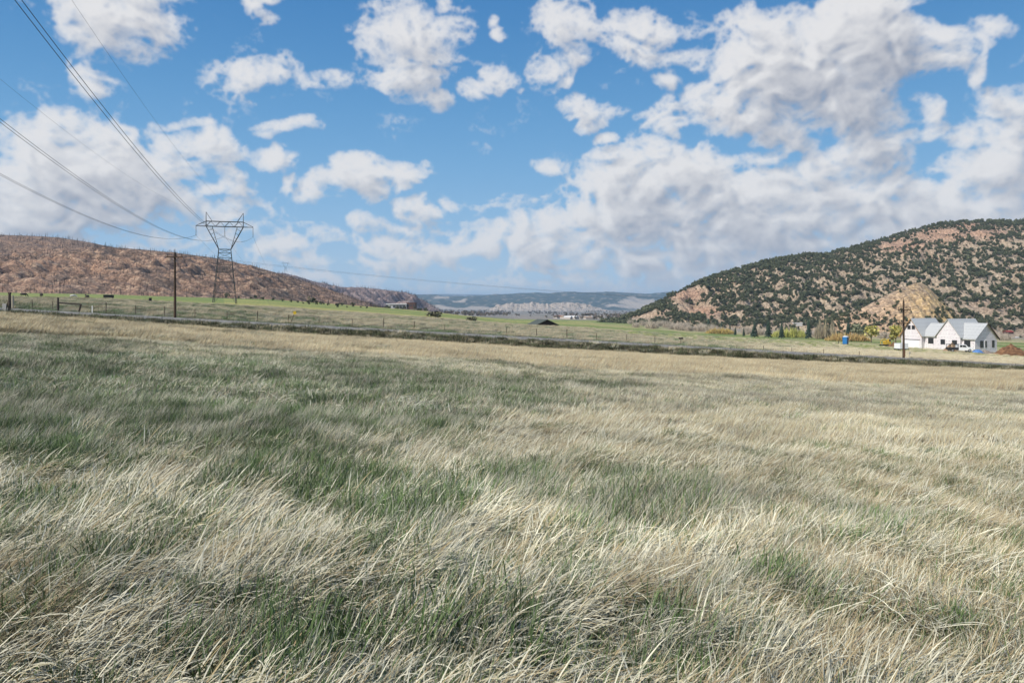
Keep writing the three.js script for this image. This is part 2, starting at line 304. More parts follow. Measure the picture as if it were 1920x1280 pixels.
const burntColour = (x, y, d, t) => { const n = fbm2(x / 22, d / 22 + y / 12, 4), m = fbm2(x / 90, d / 90, 3); return mixc(mixc(BURNT, [0.46, 0.33, 0.23], clamp(n * 1.6)), ASH, clamp(0.28 - n * 1.2 + m * 0.9)); };
const hillW = hill('hill', {
  crest: [[-220, 500], [-120, 492], [-50, 484], [0, 477], [60, 470], [120, 465], [190, 463], [260, 467], [330, 474], [400, 483], [470, 498], [520, 512], [560, 523], [610, 540], [660, 557], [700, 571], [740, 583], [780, 594], [800, 598]],
  far: [[-220, 720], [300, 780], [560, 830], [700, 860], [800, 880]], near: [[-220, 500], [0, 520], [300, 560], [500, 620], [700, 780], [800, 850]], nu: 330, nt: 130, relief: 9, gully: 60,
  prof: (t) => 0.35 * t + 0.65 * (sst(t, -0.3, 1.15) - sst(0, -0.3, 1.15)) / (sst(1, -0.3, 1.15) - sst(0, -0.3, 1.15)), colour: burntColour, label: 'burnt brown hillside standing with charred bare trunks above the hay field',
});
const hillB = hill('hill', {
  crest: [[-220, 432], [-60, 436], [0, 440], [60, 442], [110, 445], [160, 453], [215, 464], [260, 474], [320, 486], [380, 500]],
  far: [[-220, 1150], [380, 1150]], near: [[-220, 860], [380, 880]], nu: 160, nt: 60, relief: 8, gully: 70, foot: () => 38, colour: (x, y, d, t) => mixc(burntColour(x, y, d, t), ASH, 0.35), label: 'darker burnt ridge rising behind the brown hillside',
});
const hillP = hill('hill', {
  crest: [[150, 505], [400, 505], [535, 512], [590, 528], [640, 538], [680, 539], [720, 543], [755, 548], [775, 554], [795, 564], [815, 576], [835, 586], [850, 592]],
  far: [[150, 2100], [640, 2150], [850, 2000]], near: [[150, 1300], [640, 1450], [850, 1850]], nu: 200, nt: 80, relief: 22, gully: 120, colour: (x, y, d, t) => { const n = fbm2(x / 30, d / 30 + y / 14, 4), m = fbm2(x / 140, d / 140, 2); return mixc([0.20, 0.145, 0.14], [0.42, 0.32, 0.29], clamp(0.35 + n * 1.7 + m * 0.5)); }, label: 'purple brown burnt ridge farther down the valley',
});
const knoll = hill('hill', {
  crest: [[640, 577], [680, 577], [700, 577.5], [740, 578], [780, 578.5], [800, 581], [820, 587], [840, 594], [855, 600]],
  far: [[640, 840], [855, 840]], near: [[640, 700], [740, 690], [855, 760]], nu: 120, nt: 50, relief: 4, gully: 26, back: 0.1, colour: (x, y, d, t, px) => { const n = fbm2(x / 9, d / 9 + y / 4, 4); return mixc(mixc(C.field, [0.14, 0.10, 0.075], sst(px + n * 60, 660, 745)), [0.36, 0.27, 0.17], clamp(n * 1.6 - 0.15)); }, label: 'low brush covered bluff carrying the long white house',
});
// the mesa country at the end of the valley
const forest = [0.035, 0.055, 0.03];
hill('mesa', {
  crest: [[480, 556], [700, 555], [780, 553], [815, 553], [835, 556], [870, 556], [905, 555], [930, 552], [960, 551], [985, 549.5], [1005, 548], [1030, 550], [1060, 547], [1100, 548], [1140, 547], [1180, 548.5], [1215, 551], [1250, 548], [1320, 548], [1500, 550]],
  far: [[480, 10500], [1500, 10500]], near: [[480, 6600], [900, 6900], [1130, 7600], [1500, 7000]], nu: 300, nt: 90, relief: 34, gully: 600, back: 0.05, prof: (t) => 0.5 * t + 0.5 * sst(t, 0.05, 0.8),
  colour: (x, y, d, t, px) => { const n = fbm2(x / 420, d / 420, 4), m = fbm2(x / 150, d / 260, 4); let c = mixc(forest, [0.30, 0.25, 0.18], sst(m + n * 0.3, 0.24, 0.36) * 0.8); for (const [a, b, ra, rb] of [[828, 0.62, 16, 0.10], [862, 0.45, 14, 0.09], [1205, 0.36, 40, 0.20], [1165, 0.22, 30, 0.08], [800, 0.15, 60, 0.1], [880, 0.10, 60, 0.09]]) c = mixc(c, [0.50, 0.42, 0.33], sst(1.15 - ((px - a) / ra) ** 2 - ((t - b) / rb) ** 2 + n * 0.9, 0, 0.4)); return c; },
  label: 'blue forested mesa closing the far end of the valley',
});
hill('mesa', {
  crest: [[500, 552], [760, 551.5], [850, 551], [900, 552], [960, 552.5], [1050, 553], [1300, 553]], far: [[500, 19000], [1300, 19000]], near: [[500, 15000], [1300, 15000]], nu: 80, nt: 24, relief: 60, gully: 1500, back: 0.02,
  colour: (x, y, d) => mixc(forest, [0.4, 0.36, 0.3], clamp(0.35 + fbm2(x / 900, d / 900, 3))), label: 'pale farthest tableland on the horizon',
});
hill('cliffs', {
  crest: [[905, 584], [918, 580], [930, 573], [945, 570], [960, 569], [975, 571], [990, 568], [1000, 567], [1012, 570], [1030, 571], [1045, 569], [1060, 567], [1085, 569], [1105, 571], [1115, 576], [1135, 580], [1150, 584]],
  far: [[905, 5600], [1150, 5700]], near: [[905, 5200], [1150, 5300]], nu: 220, nt: 60, relief: 9, gully: 90, back: 0.1, prof: (t) => 0.35 * sst(t, 0, 0.45) + 0.65 * sst(t, 0.45, 0.62),
  bump: (x, d, t) => 5 * sst(t, 0.35, 0.7) * (1 - sst(t, 0.8, 1)) * n2(x / 45, 2),
  colour: (x, y, d, t, px) => { const n = fbm2(x / 60, d / 60 + y / 18, 4); return mixc(mixc([0.50, 0.43, 0.36], [0.52, 0.38, 0.28], clamp(n * 2)), [0.10, 0.105, 0.075], sst(n + (t > 0.66 ? 0.35 : -0.1), 0.12, 0.3)); },
  label: 'pale banded cliffs below the blue mesa', 
});

// ------------------------------------------------------------------ grasses: tufts of bent ribbons, scattered as ground cover
function tuft(seed, o) {
  const R = rngOf(seed), pos = [], col = [], idx = [], gs = () => (R() + R() + R()) / 1.5 - 1;
  for (let b = 0; b < o.n; b++) {
    const rr = o.radius * Math.sqrt(R()), ra = R() * 6.283, L = lerp(o.len[0], o.len[1], R() ** 0.8), w = o.width * lerp(0.55, 1.25, R()), az = gs() * o.spread, c0 = o.colors[Math.floor(R() ** 1.2 * o.colors.length)], tone = lerp(0.75, 1.2, R());
    let p = V(Math.cos(ra) * rr, -0.02 + R() * (o.lift ?? 0), Math.sin(ra) * rr), lean = lerp(o.lean[0], o.lean[1], R()), curl = lerp(o.curl[0], o.curl[1], R()), twist = gs() * 0.8;
    const dir = V(Math.cos(az), 0, Math.sin(az)), side0 = V(-Math.sin(az), 0, Math.cos(az)), ns = o.seg, at = pos.length / 3;
    for (let s = 0; s <= ns; s++) {
      const t = s / ns, ang = lean + curl * t * t, tang = dir.clone().multiplyScalar(Math.sin(ang)).add(V(0, Math.cos(ang), 0));
      const side = side0.clone().applyAxisAngle(tang, twist + t * 0.6), ww = w * (t < 0.75 ? 1 - 0.25 * t : (1 - t) * 3.25 * 0.97 + 0.02) * 0.5;
      const c = c0.map((v) => v * tone);
      for (const k of [-1, 1]) { pos.push(p.x + side.x * ww * k, p.y + side.y * ww * k, p.z + side.z * ww * k); col.push(...c); }
      if (s) { const q = at + s * 2; idx.push(q, q + 1, q - 2, q + 1, q - 1, q - 2); }
      p = p.clone().addScaledVector(tang, L / ns); if (p.y < 0.012) p.y = 0.012;
    }
  }
  const g = new THREE.BufferGeometry(); g.setAttribute('position', new THREE.Float32BufferAttribute(pos, 3)); g.setAttribute('color', new THREE.Float32BufferAttribute(col, 3)); g.setIndex(idx); g.computeVertexNormals(); return g;
}
const CREAM = [0.70, 0.66, 0.51], STRAW = [0.50, 0.45, 0.30], TAN = [0.42, 0.33, 0.19], GREYS = [0.45, 0.435, 0.345], GR1 = [0.11, 0.18, 0.06], GR2 = [0.155, 0.225, 0.09], GR3 = [0.22, 0.27, 0.14], SAGE = [0.26, 0.28, 0.21], BROWN = [0.29, 0.225, 0.155];
const grassMat = new THREE.MeshPhysicalMaterial({ vertexColors: true, roughness: 0.75, side: THREE.DoubleSide, transmission: 0, specularIntensity: 0.4 });
const KINDS = {
  straw: { near: (s) => tuft(s, { n: 56, radius: 0.17, len: [0.10, 0.34], width: 0.0066, spread: 1.7, lean: [0.45, 1.45], curl: [0.0, 2.0], seg: 6, colors: [CREAM, CREAM, CREAM, STRAW, GREYS, STRAW, TAN] }), mid: (s) => tuft(s, { n: 60, radius: 0.28, len: [0.12, 0.34], width: 0.0075, spread: 1.4, lean: [0.5, 1.25], curl: [0.1, 1.1], seg: 4, colors: [CREAM, STRAW, BROWN, GREYS, TAN] }) },
  tawny: { near: (s) => tuft(s, { n: 52, radius: 0.14, len: [0.10, 0.30], width: 0.0038, spread: 1.3, lean: [0.5, 1.25], curl: [0, 1.0], seg: 5, colors: [STRAW, TAN, TAN, BROWN, STRAW, CREAM] }), mid: (s) => tuft(s, { n: 60, radius: 0.28, len: [0.13, 0.34], width: 0.006, spread: 1.2, lean: [0.4, 1.1], curl: [0.2, 0.9], seg: 4, colors: [STRAW, TAN, BROWN, GREYS, STRAW] }) },
  green: { near: (s) => tuft(s, { n: 60, radius: 0.15, len: [0.06, 0.22], width: 0.0048, spread: 3.1, lean: [0.05, 0.6], curl: [0.1, 0.9], seg: 4, colors: [GR1, GR2, GR2, GR3, SAGE] }), mid: (s) => tuft(s, { n: 70, radius: 0.28, len: [0.08, 0.24], width: 0.008, spread: 3.1, lean: [0.1, 0.7], curl: [0.1, 0.9], seg: 3, colors: [GR1, GR2, GR3, SAGE, GREYS] }) },
  grey: { near: (s) => tuft(s, { n: 44, radius: 0.15, len: [0.12, 0.34], width: 0.0035, spread: 2.2, lean: [0.3, 1.1], curl: [0.1, 1.0], seg: 4, colors: [GREYS, SAGE, STRAW, GREYS, [0.30, 0.27, 0.21]] }), mid: (s) => tuft(s, { n: 60, radius: 0.28, len: [0.10, 0.32], width: 0.007, spread: 1.6, lean: [0.3, 1.0], curl: [0.1, 1.0], seg: 3, colors: [GREYS, SAGE, BROWN, [0.30, 0.27, 0.21]] }) },
};
KINDS.mat = { near: (s) => tuft(s, { n: 30, radius: 0.2, len: [0.08, 0.30], width: 0.0056, spread: 3.1, lean: [0.8, 1.5], curl: [-0.5, 1.6], seg: 6, lift: 0.10, colors: [CREAM, CREAM, STRAW, GREYS, CREAM, TAN] }), mid: (s) => tuft(s, { n: 40, radius: 0.3, len: [0.12, 0.34], width: 0.009, spread: 3.1, lean: [0.8, 1.5], curl: [-0.3, 0.9], seg: 4, lift: 0.12, colors: [CREAM, STRAW, GREYS, BROWN] }) };
const farKinds = {
  straw: (s) => tuft(s, { n: 80, radius: 0.62, len: [0.2, 0.55], width: 0.016, spread: 1.2, lean: [0.2, 0.95], curl: [0.2, 0.9], seg: 3, colors: [STRAW, GREYS, STRAW, BROWN, TAN, BROWN] }),
  tawny: (s) => tuft(s, { n: 90, radius: 0.62, len: [0.28, 0.62], width: 0.014, spread: 1.0, lean: [0.15, 0.85], curl: [0.2, 0.8], seg: 3, colors: [STRAW, TAN, BROWN, TAN, GREYS, BROWN] }),
  green: (s) => tuft(s, { n: 90, radius: 0.66, len: [0.10, 0.26], width: 0.020, spread: 3.1, lean: [0.1, 0.7], curl: [0.1, 0.9], seg: 2, colors: [GR1, GR2, GR3, SAGE, GREYS] }),
  grey: (s) => tuft(s, { n: 90, radius: 0.66, len: [0.12, 0.34], width: 0.018, spread: 2.0, lean: [0.3, 1.0], curl: [0.1, 1.0], seg: 2, colors: [GREYS, SAGE, BROWN, [0.30, 0.27, 0.21], SAGE] }),
  dark: (s) => tuft(s, { n: 110, radius: 0.6, len: [0.12, 0.5], width: 0.03, spread: 3.1, lean: [0.1, 1.0], curl: [0, 0.8], seg: 2, colors: [[0.07, 0.08, 0.04], [0.09, 0.105, 0.045], [0.12, 0.10, 0.065], [0.075, 0.10, 0.045], [0.22, 0.19, 0.13]] }),
};
const cover = {};
function put(kind, x, d, turn, size, tint) { (cover[kind] ??= []).push([x, groundY(x, d), -d, turn, size, tint]); }
const wind = (x, d) => 0.95 * n2(x / 1.5, d / 1.5) + 0.45 * n2(x / 7 + 4, d / 7) + 0.4;
{
  const R = rngOf(77), gs = () => (R() + R() + R()) / 1.5 - 1;
  const ring = (d0, d1, rho, u0, f) => { const n = Math.round(rho * u0 * (d1 * d1 - d0 * d0)); for (let i = 0; i < n; i++) { const d = Math.sqrt(lerp(d0 * d0, d1 * d1, R())), x = (R() * 2 - 1) * (u0 * d + 0.6); f(x, d); } };
  const tint = (z) => lerp(0.82, 1.12, R()) * (1 + 0.45 * z.m + 0.2 * z.n);
  const place = (suffix, wideness) => (x, d) => {
    if (roadS(x, d) > -10.5) return;
    const z = zone(x, d), k = R();
    const sum = z.straw * 1.7 + z.green * 0.9 + z.grey * 0.9 + z.tan + 0.12; let v = k * sum;
    const v3 = Math.floor(R() * 3), t = tint(z);
    if ((v -= z.straw * 1.7) < 0) { if (d < 13 && R() > 0.35 + 0.9 * sst(n2(x / 0.42, d / 0.42) + 0.6 * n2(x / 1.1 + 7, d / 1.1), -0.7, 0.7)) return; const tw = fbm2(x / 1.3 + 50, d / 1.3, 2) + fbm2(x / 5, d / 5 + 9, 2) * 0.5 + 0.32 * sst(x / d, -0.05, 0.35) > 0.1 + 0.5 * (R() - 0.5); put((tw ? 'tawny' : 'straw') + suffix + v3, x, d, wind(x, d) + gs() * 0.9, lerp(0.75, 1.2, R()) * wideness, t); }
    else if ((v -= z.green * 0.9) < 0) put('green' + suffix + v3, x, d, R() * 6.28, lerp(0.7, 1.25, R()) * wideness * (1 + 0.4 * z.spot), t * lerp(0.85, 1.1, R()));
    else if ((v -= z.grey * 0.9) < 0) put('grey' + suffix + v3, x, d, wind(x, d) + gs() * 0.8, lerp(0.75, 1.25, R()) * wideness, t);
    else if ((v -= z.tan) < 0) put('tawny' + suffix + v3, x, d, wind(x, d) * 0.6 + gs() * 0.4, lerp(0.7, 1.15, R()) * wideness, t);
  };
  ring(1.6, 13, 120, 0.78, place('Near', 1));
  ring(1.6, 13, 52, 0.78, (x, d) => { const z = zone(x, d); if (R() < z.straw * (0.35 + z.green) + 0.1) put('greenNear' + Math.floor(R() * 3), x, d, R() * 6.28, lerp(0.55, 1.0, R()), tint(z)); });
  ring(1.6, 13, 75, 0.78, (x, d) => { const z = zone(x, d); if (R() < z.straw * (0.5 + 0.6 * n2(x / 0.8 + 3, d / 0.8)) + 0.06) put('matNear' + Math.floor(R() * 3), x, d, R() * 6.28, lerp(0.7, 1.15, R()), tint(z)); });
  ring(13, 40, 42, 0.76, place('Mid', 1));
  ring(13, 40, 5, 0.76, (x, d) => { const z = zone(x, d); if (R() < 0.5 + z.m) put('matMid' + Math.floor(R() * 3), x, d, R() * 6.28, lerp(0.7, 1.2, R()), tint(z)); });
  ring(40, 118, 7.5, 0.76, place('Far', 1));
  // the weedy bank under the road, then rough pasture beyond it
  ring(80, 150, 5, 0.8, (x, d) => { const s = roadS(x, d), n = fbm2(x / 3, d / 3, 2); if (s > -11.5 + n * 4 && s < -4.2) put(R() < 0.62 ? 'darkFar' + Math.floor(R() * 3) : (R() < 0.5 ? 'greyFar' : 'strawFar') + Math.floor(R() * 3), x, d, R() * 6.28, lerp(0.45, 1.7, R() ** 2), lerp(0.7, 1.5, R())); });
  ring(95, 240, 1.5, 0.8, (x, d) => {
    const s = roadS(x, d), px = CX + F * x / d; if (s < 5) return;
    const n = fbm2(x / 14, d / 9, 4), m = fbm2(x / 60 + 5, d / 45, 3), site = sst(px, 1250, 1560);
    if (R() < site * 0.4 || R() < sst(d, 190, 235) * (0.5 + m) || R() < 0.9 * sst(px, 980, 1200) * sst(d + n * 14, 160, 180)) return;
    if (R() < site) return put('strawFar' + Math.floor(R() * 3), x, d, wind(x, d) + gs() * 0.4, lerp(0.5, 0.95, R()), lerp(1.0, 1.35, R()));
    const kind = R() < 0.55 + n * 0.9 + m * 0.4 ? 'green' : R() < 0.45 ? 'grey' : 'straw';
    put(kind + 'Far' + Math.floor(R() * 3), x, d, wind(x, d) + gs() * 0.4, lerp(0.8, 1.5, R()), lerp(0.6, 1.0, R()));
  });
  const names = { mat: ['flattened_grass', 'flattened cream grass blades crossing over the field'], straw: ['grass', 'long pale straw grass blown over in the field'], tawny: ['tawny_grass', 'fine tawny grass standing in the field'], green: ['green_grass', 'short green grass growing through the field'], grey: ['dead_grass', 'grey matted dead grass in the field'], dark: ['weeds', 'dark weeds on the bank below the road'] };
  const m4 = new THREE.Matrix4(), q = new THREE.Quaternion(), up = V(0, 1, 0), colr = new THREE.Color();
  for (const [key, list] of Object.entries(cover)) {
    const kind = key.match(/^(straw|tawny|green|grey|dark|mat)/)[0], vnum = +key.slice(-1), band = key.slice(kind.length, -1), seed = 100 + vnum * 13 + kind.length * 7 + (band === 'Near' ? 0 : band === 'Mid' ? 1000 : 2000);
    const g = band === 'Near' ? KINDS[kind].near(seed) : band === 'Mid' ? KINDS[kind].mid(seed) : farKinds[kind](seed);
    const im = new THREE.InstancedMesh(g, grassMat, list.length);
    list.forEach(([x, y, z, turn, size, t], i) => { im.setMatrixAt(i, m4.compose(V(x, y, z), q.setFromAxisAngle(up, turn), V(size, size, size))); im.setColorAt(i, colr.setRGB(t, t * 0.99, t * 0.97)); });
    im.name = numbered(names[kind][0]); im.userData.kind = 'stuff'; tag(im, names[kind][1], kind === 'dark' ? 'weeds' : 'grass'); im.castShadow = im.receiveShadow = true; scene.add(im);
  }
}

// ------------------------------------------------------------------ trees
function leafCloud(seed, n, spot, size, colors, flat = 0.5) { // n small facets; spot(R) gives [x, y, z]
  const R = rngOf(seed), pos = [], col = [];
  for (let i = 0; i < n; i++) {
    const c = spot(R), s = size * lerp(0.6, 1.4, R()), a = V(R() - 0.5, (R() - 0.5) * flat * 2, R() - 0.5).normalize(), b = V(R() - 0.5, R() - 0.5, R() - 0.5).cross(a).normalize(), k = colors[Math.floor(R() * colors.length)], t = lerp(0.75, 1.25, R());
    const P = (u, v) => [c[0] + a.x * u * s + b.x * v * s, c[1] + a.y * u * s + b.y * v * s, c[2] + a.z * u * s + b.z * v * s];
    const q = [P(-0.6, -0.3), P(0.6, -0.4), P(0.7, 0.4), P(-0.5, 0.45)];
    for (const v of [0, 1, 2, 0, 2, 3]) { pos.push(...q[v]); col.push(k[0] * t, k[1] * t, k[2] * t); }
  }
  const g = new THREE.BufferGeometry(); g.setAttribute('position', new THREE.Float32BufferAttribute(pos, 3)); g.setAttribute('color', new THREE.Float32BufferAttribute(col, 3)); g.computeVertexNormals(); return g;
}
const leafMat = new THREE.MeshStandardMaterial({ vertexColors: true, roughness: 0.9, side: THREE.DoubleSide });
const bark = mat(0.13, 0.095, 0.07), char = mat(0.028, 0.024, 0.022, 0.95), greyBark = mat(0.24, 0.21, 0.18), postWood = mat(0.17, 0.13, 0.095, 0.95, { map: woodTex });
const lobes = (seed, k, rx, ry, y0) => { const R = rngOf(seed), L = []; for (let i = 0; i < k; i++) { const a = R() * 6.28, r = Math.sqrt(R()) * 0.62; L.push([Math.cos(a) * rx * r, y0 + ry * (0.25 + R() * 1.25), Math.sin(a) * rx * r, lerp(0.38, 0.6, R())]); }
  return (Q) => { const l = L[Math.floor(Q() * k)], a = Q() * 6.28, c = Q() * 2 - 1, s = Math.sqrt(1 - c * c), r = 0.55 + 0.45 * Math.cbrt(Q()); return [l[0] + Math.cos(a) * s * r * l[3] * rx, Math.max(y0 * 0.4, l[1] + c * r * l[3] * ry), l[2] + Math.sin(a) * s * r * l[3] * rx]; }; };
// pinyon and juniper: four shapes about 4 m tall
const pinyonShapes = [0, 1, 2, 3].map((i) => ({
  trunk: join([rod(V(0, -0.6, 0), V(0.15, 1.6, 0.1), 0.2, 0.1, 5), rod(V(0.05, 0.7, 0), V(0.9, 2.1, 0.3), 0.09, 0.04, 4), rod(V(0.05, 0.8, 0), V(-0.8, 2.3, -0.4), 0.09, 0.04, 4)]),
  crown: leafCloud(300 + i, 190, lobes(40 + i, 7 + i, 1.9 + 0.25 * (i % 2), 1.45 + 0.3 * (i % 3), 1.1), 0.62, [[0.07, 0.082, 0.04], [0.10, 0.11, 0.055], [0.052, 0.065, 0.033], [0.135, 0.14, 0.078]]),
}));
function scatterHill(h, n, seed, keep) { const R = rngOf(seed), out = []; let tries = 0; while (out.length < n && tries++ < n * 30) { const px = lerp(h.p0, h.p1, R()), t = R() ** 0.85 * 1.06, [x, y, d] = h.yAt(px, t); const py = CY - F * (y - EYE) / d; if (R() > keep(px, py, t, x, y, d)) continue; out.push({ x, y, d, px, py, size: 1, k: R(), a: R() * 6.28 }); } return out; }
function plantTrees(list, limit, makeOne, makeRest) { // the largest in the picture as things, the rest as one mass
  list.sort((a, b) => b.size / b.d - a.size / a.d);
  const inView = (t) => t.px > -10 && t.px < 1930; const big = list.filter(inView).slice(0, limit), set = new Set(big); big.forEach(makeOne); makeRest(list.filter((t) => !set.has(t)));
}
const m4b = new THREE.Matrix4(), qb = new THREE.Quaternion(), upb = V(0, 1, 0), colb = new THREE.Color();
function mass(name, geos, material, list, label, category, scaleY = 1) {
  geos.forEach((g, v) => { const own = list.filter((_, i) => i % geos.length === v); if (!own.length) return; const im = new THREE.InstancedMesh(g, material, own.length);
    own.forEach((t, i) => { im.setMatrixAt(i, m4b.compose(V(t.x, t.y, -t.d), qb.setFromAxisAngle(upb, t.a), V(t.size, t.size * scaleY, t.size))); const s = lerp(0.75, 1.25, t.k); im.setColorAt(i, colb.setRGB(s, s, s)); });
    im.name = numbered(name); im.userData.kind = 'stuff'; tag(im, label, category); im.castShadow = im.receiveShadow = true; scene.add(im); });
}
{ // wooded hillside
  const wood = (px, py, t, x, y, d) => { const n = fbm2(x / 70, d / 70 + y / 30, 3), bare = redAt(px, py) * 0.75; const low = sst(px, 1180, 1400); return clamp(0.12 + 0.62 * low + n * 1.35 - bare - 0.9 * (1 - sst(t, 0.02, 0.12)) + 0.35 * sst(t, 0.75, 0.95)); };
  const list = scatterHill(hillE, 25000, 901, wood); list.forEach((t) => { t.size = lerp(0.35, 1.5, t.k ** 1.8); });
  const onCone = scatterHill(cone, 420, 905, (px, py, t) => clamp(0.12 + 0.95 * sst(py, 575, 605) + 0.5 * (1 - sst(px, 1560, 1640)) + 0.7 * sst(px, 1748, 1775) - 0.1)); onCone.forEach((t) => { t.size = lerp(0.35, 0.95, t.k ** 1.5); t.where = 'on the bare yellow-tan knoll'; });
  const all = list.concat(onCone);
  plantTrees(all, 300, (t, i) => {
    const v = pinyonShapes[i % 4], o = thing('pinyon_tree', (t.size > 0.9 ? 'large' : 'small') + ' dark green pinyon growing ' + (t.where ?? (redAt(t.px, t.py) > 0.35 ? 'on the red soil of the wooded hillside' : t.py > 575 ? 'low on the foot of the wooded hillside' : t.py > 520 ? 'on the middle slope of the wooded hillside' : 'high on the upper slope of the wooded hillside')), 'tree', V(t.x, t.y, -t.d), t.a, 'pinyons ' + (t.where ?? 'on the wooded hillside')); o.scale.setScalar(t.size); part('trunk', v.trunk, bark, o); part('crown', v.crown, leafMat, o);
  }, (rest) => mass('hillside_woodland', pinyonShapes.map((v) => v.crown), leafMat, rest, 'pinyon and juniper woodland covering the hillside', 'woodland'));
}
{ // burnt snags
  const snag = (seed) => { const R = rngOf(seed), L = [rod(V(0, -0.5, 0), V(0.15 * (R() - 0.5), 5.5 + R(), 0.2 * (R() - 0.5)), 0.17, 0.04, 5)]; for (let i = 0; i < 11; i++) { const y = 1 + R() * 4, a = R() * 6.28, l = (1.3 - y / 6) * lerp(0.6, 1.5, R()); L.push(rod(V(0, y, 0), V(Math.cos(a) * l, y + l * 0.55, Math.sin(a) * l), 0.06, 0.025, 3)); } return join(L); };
  const scrub = (seed) => { const R = rngOf(seed), L = []; for (let i = 0; i < 9; i++) { const a = R() * 6.28, l = 0.8 + R() * 1.6; L.push(rod(V(0, -0.2, 0), V(Math.cos(a) * l * 0.8, l * (0.6 + R() * 0.8), Math.sin(a) * l * 0.8), 0.08, 0.03, 3)); } return join(L); };
  const shapes = [snag(1), snag(2), snag(3), scrub(4), scrub(5)];
  const dens = (px, py, t, x, y, d) => clamp(0.55 + fbm2(x / 45, d / 45 + y / 25, 3) * 1.1 + 0.35 * (1 - sst(t, 0.0, 0.35))- 0.3 * sst(t, 0.93, 1.0));
  const list = scatterHill(hillW, 8000, 911, dens); list.forEach((t) => { t.size = lerp(0.3, 0.8, t.k ** 1.3); });
  plantTrees(list, 300, (t, i) => { const o = single('burnt_tree', shapes[i % 3], char, (t.size > 0.7 ? 'tall' : 'short') + ' charred leafless trunk ' + (t.py > 535 ? 'at the foot of the burnt hillside above the green pasture' : t.py > 500 ? 'on the middle of the burnt hillside' : 'near the crest of the burnt hillside'), 'tree', V(t.x, t.y, -t.d), t.a, 'charred trunks on the burnt hillside'); o.scale.setScalar(t.size); },
    (rest) => mass('burnt_woodland', shapes, char, rest, 'burnt woodland of bare charred trunks', 'woodland'));
  const back = scatterHill(hillB, 1500, 921, (px, py, t) => 0.6 + 0.4 * sst(t, 0.8, 1)); back.forEach((t) => { t.size = lerp(0.7, 1.3, t.k); });
  mass('burnt_woodland', shapes, char, back, 'burnt woodland on the darker ridge behind', 'woodland');
  const far = scatterHill(hillP, 2600, 931, (px, py, t) => px > 560 ? 0.7 : 0); far.forEach((t) => { t.size = lerp(0.8, 1.5, t.k); });
  mass('burnt_woodland', shapes, char, far, 'burnt woodland on the purple ridge', 'woodland');
}
// spruces
function spruceCrown(seed, H = 10, r0 = 2.3) {
  const R = rngOf(seed), pos = [], col = [], C3 = [[0.028, 0.055, 0.035], [0.04, 0.072, 0.045], [0.055, 0.085, 0.06]];
  for (let i = 0; i < 420; i++) {
    const f = R() ** 0.75, y = 0.7 + f * (H - 0.8), r = r0 * (1 - f) ** 0.85 * lerp(0.75, 1.12, R()) + 0.12, a = R() * 6.28, w = lerp(0.25, 0.55, R()) * (1.15 - f * 0.6), dx = Math.cos(a), dz = Math.sin(a), c = C3[Math.floor(R() * 3)], t = lerp(0.75, 1.3, R());
    const p = [[0.05 * dx, y + 0.35, 0.05 * dz], [dx * r * 0.7 - dz * w, y - r * 0.1, dz * r * 0.7 + dx * w], [dx * r, y - r * 0.28, dz * r], [dx * r * 0.7 + dz * w, y - r * 0.16, dz * r * 0.7 - dx * w]];
    for (const v of [0, 1, 2, 0, 2, 3]) { pos.push(...p[v]); col.push(c[0] * t, c[1] * t, c[2] * t); }
  }
  const g = new THREE.BufferGeometry(); g.setAttribute('position', new THREE.Float32BufferAttribute(pos, 3)); g.setAttribute('color', new THREE.Float32BufferAttribute(col, 3)); g.computeVertexNormals(); return g;
}
const spruceG = [spruceCrown(61, 10, 3.0), spruceCrown(62, 10, 2.5), spruceCrown(63, 10, 3.4)], spruceT = rod(V(0, -0.4, 0), V(0, 8, 0), 0.22, 0.05, 6);
function spruce(px, pyTop, d, v, label, group, pyBase) { const p = onGround(px, d); const h = (575 - pyTop) / F * d + EYE - p.y, o = thing('spruce_tree', label, 'tree', p, px, group); o.scale.setScalar(h / 9); part('trunk', spruceT, bark, o); part('crown', spruceG[v % 3], leafMat, o); return o; }
spruce(1415, 607, 440, 2, 'broad blue-green spruce beside the golden willow thicket', 'spruces in a row along the lane');
[[1441, 604, 450, 0], [1466, 607, 455, 1]].forEach((a) => spruce(...a, 'tall dark spruce in a row in front of the yellow-green willows', 'spruces in a row along the lane'));
spruce(1517, 602, 480, 1, 'narrow dark spruce between the yellow-green willows and bare poplars', 'spruces in a row along the lane');
spruce(1395, 616, 470, 1, 'small spruce next to the golden willow thicket', 'spruces in a row along the lane');
spruce(1379, 614, 500, 1, 'slim dark spruce touching the end of the golden willow thicket', 'spruces in a row along the lane');
[[1329, 600, 560, 0], [1343, 607, 590, 1], [1353, 606, 600, 0], [1369, 609, 590, 1], [1286, 608, 640, 0], [1297, 609, 640, 1]].forEach((a) => spruce(...a, 'small dark spruce standing behind or before the golden willow thicket', 'spruces round the golden willows'));
spruce(1591, 605, 520, 1, 'dark conifer beside the round grey-green willow', 'spruces in a row along the lane');
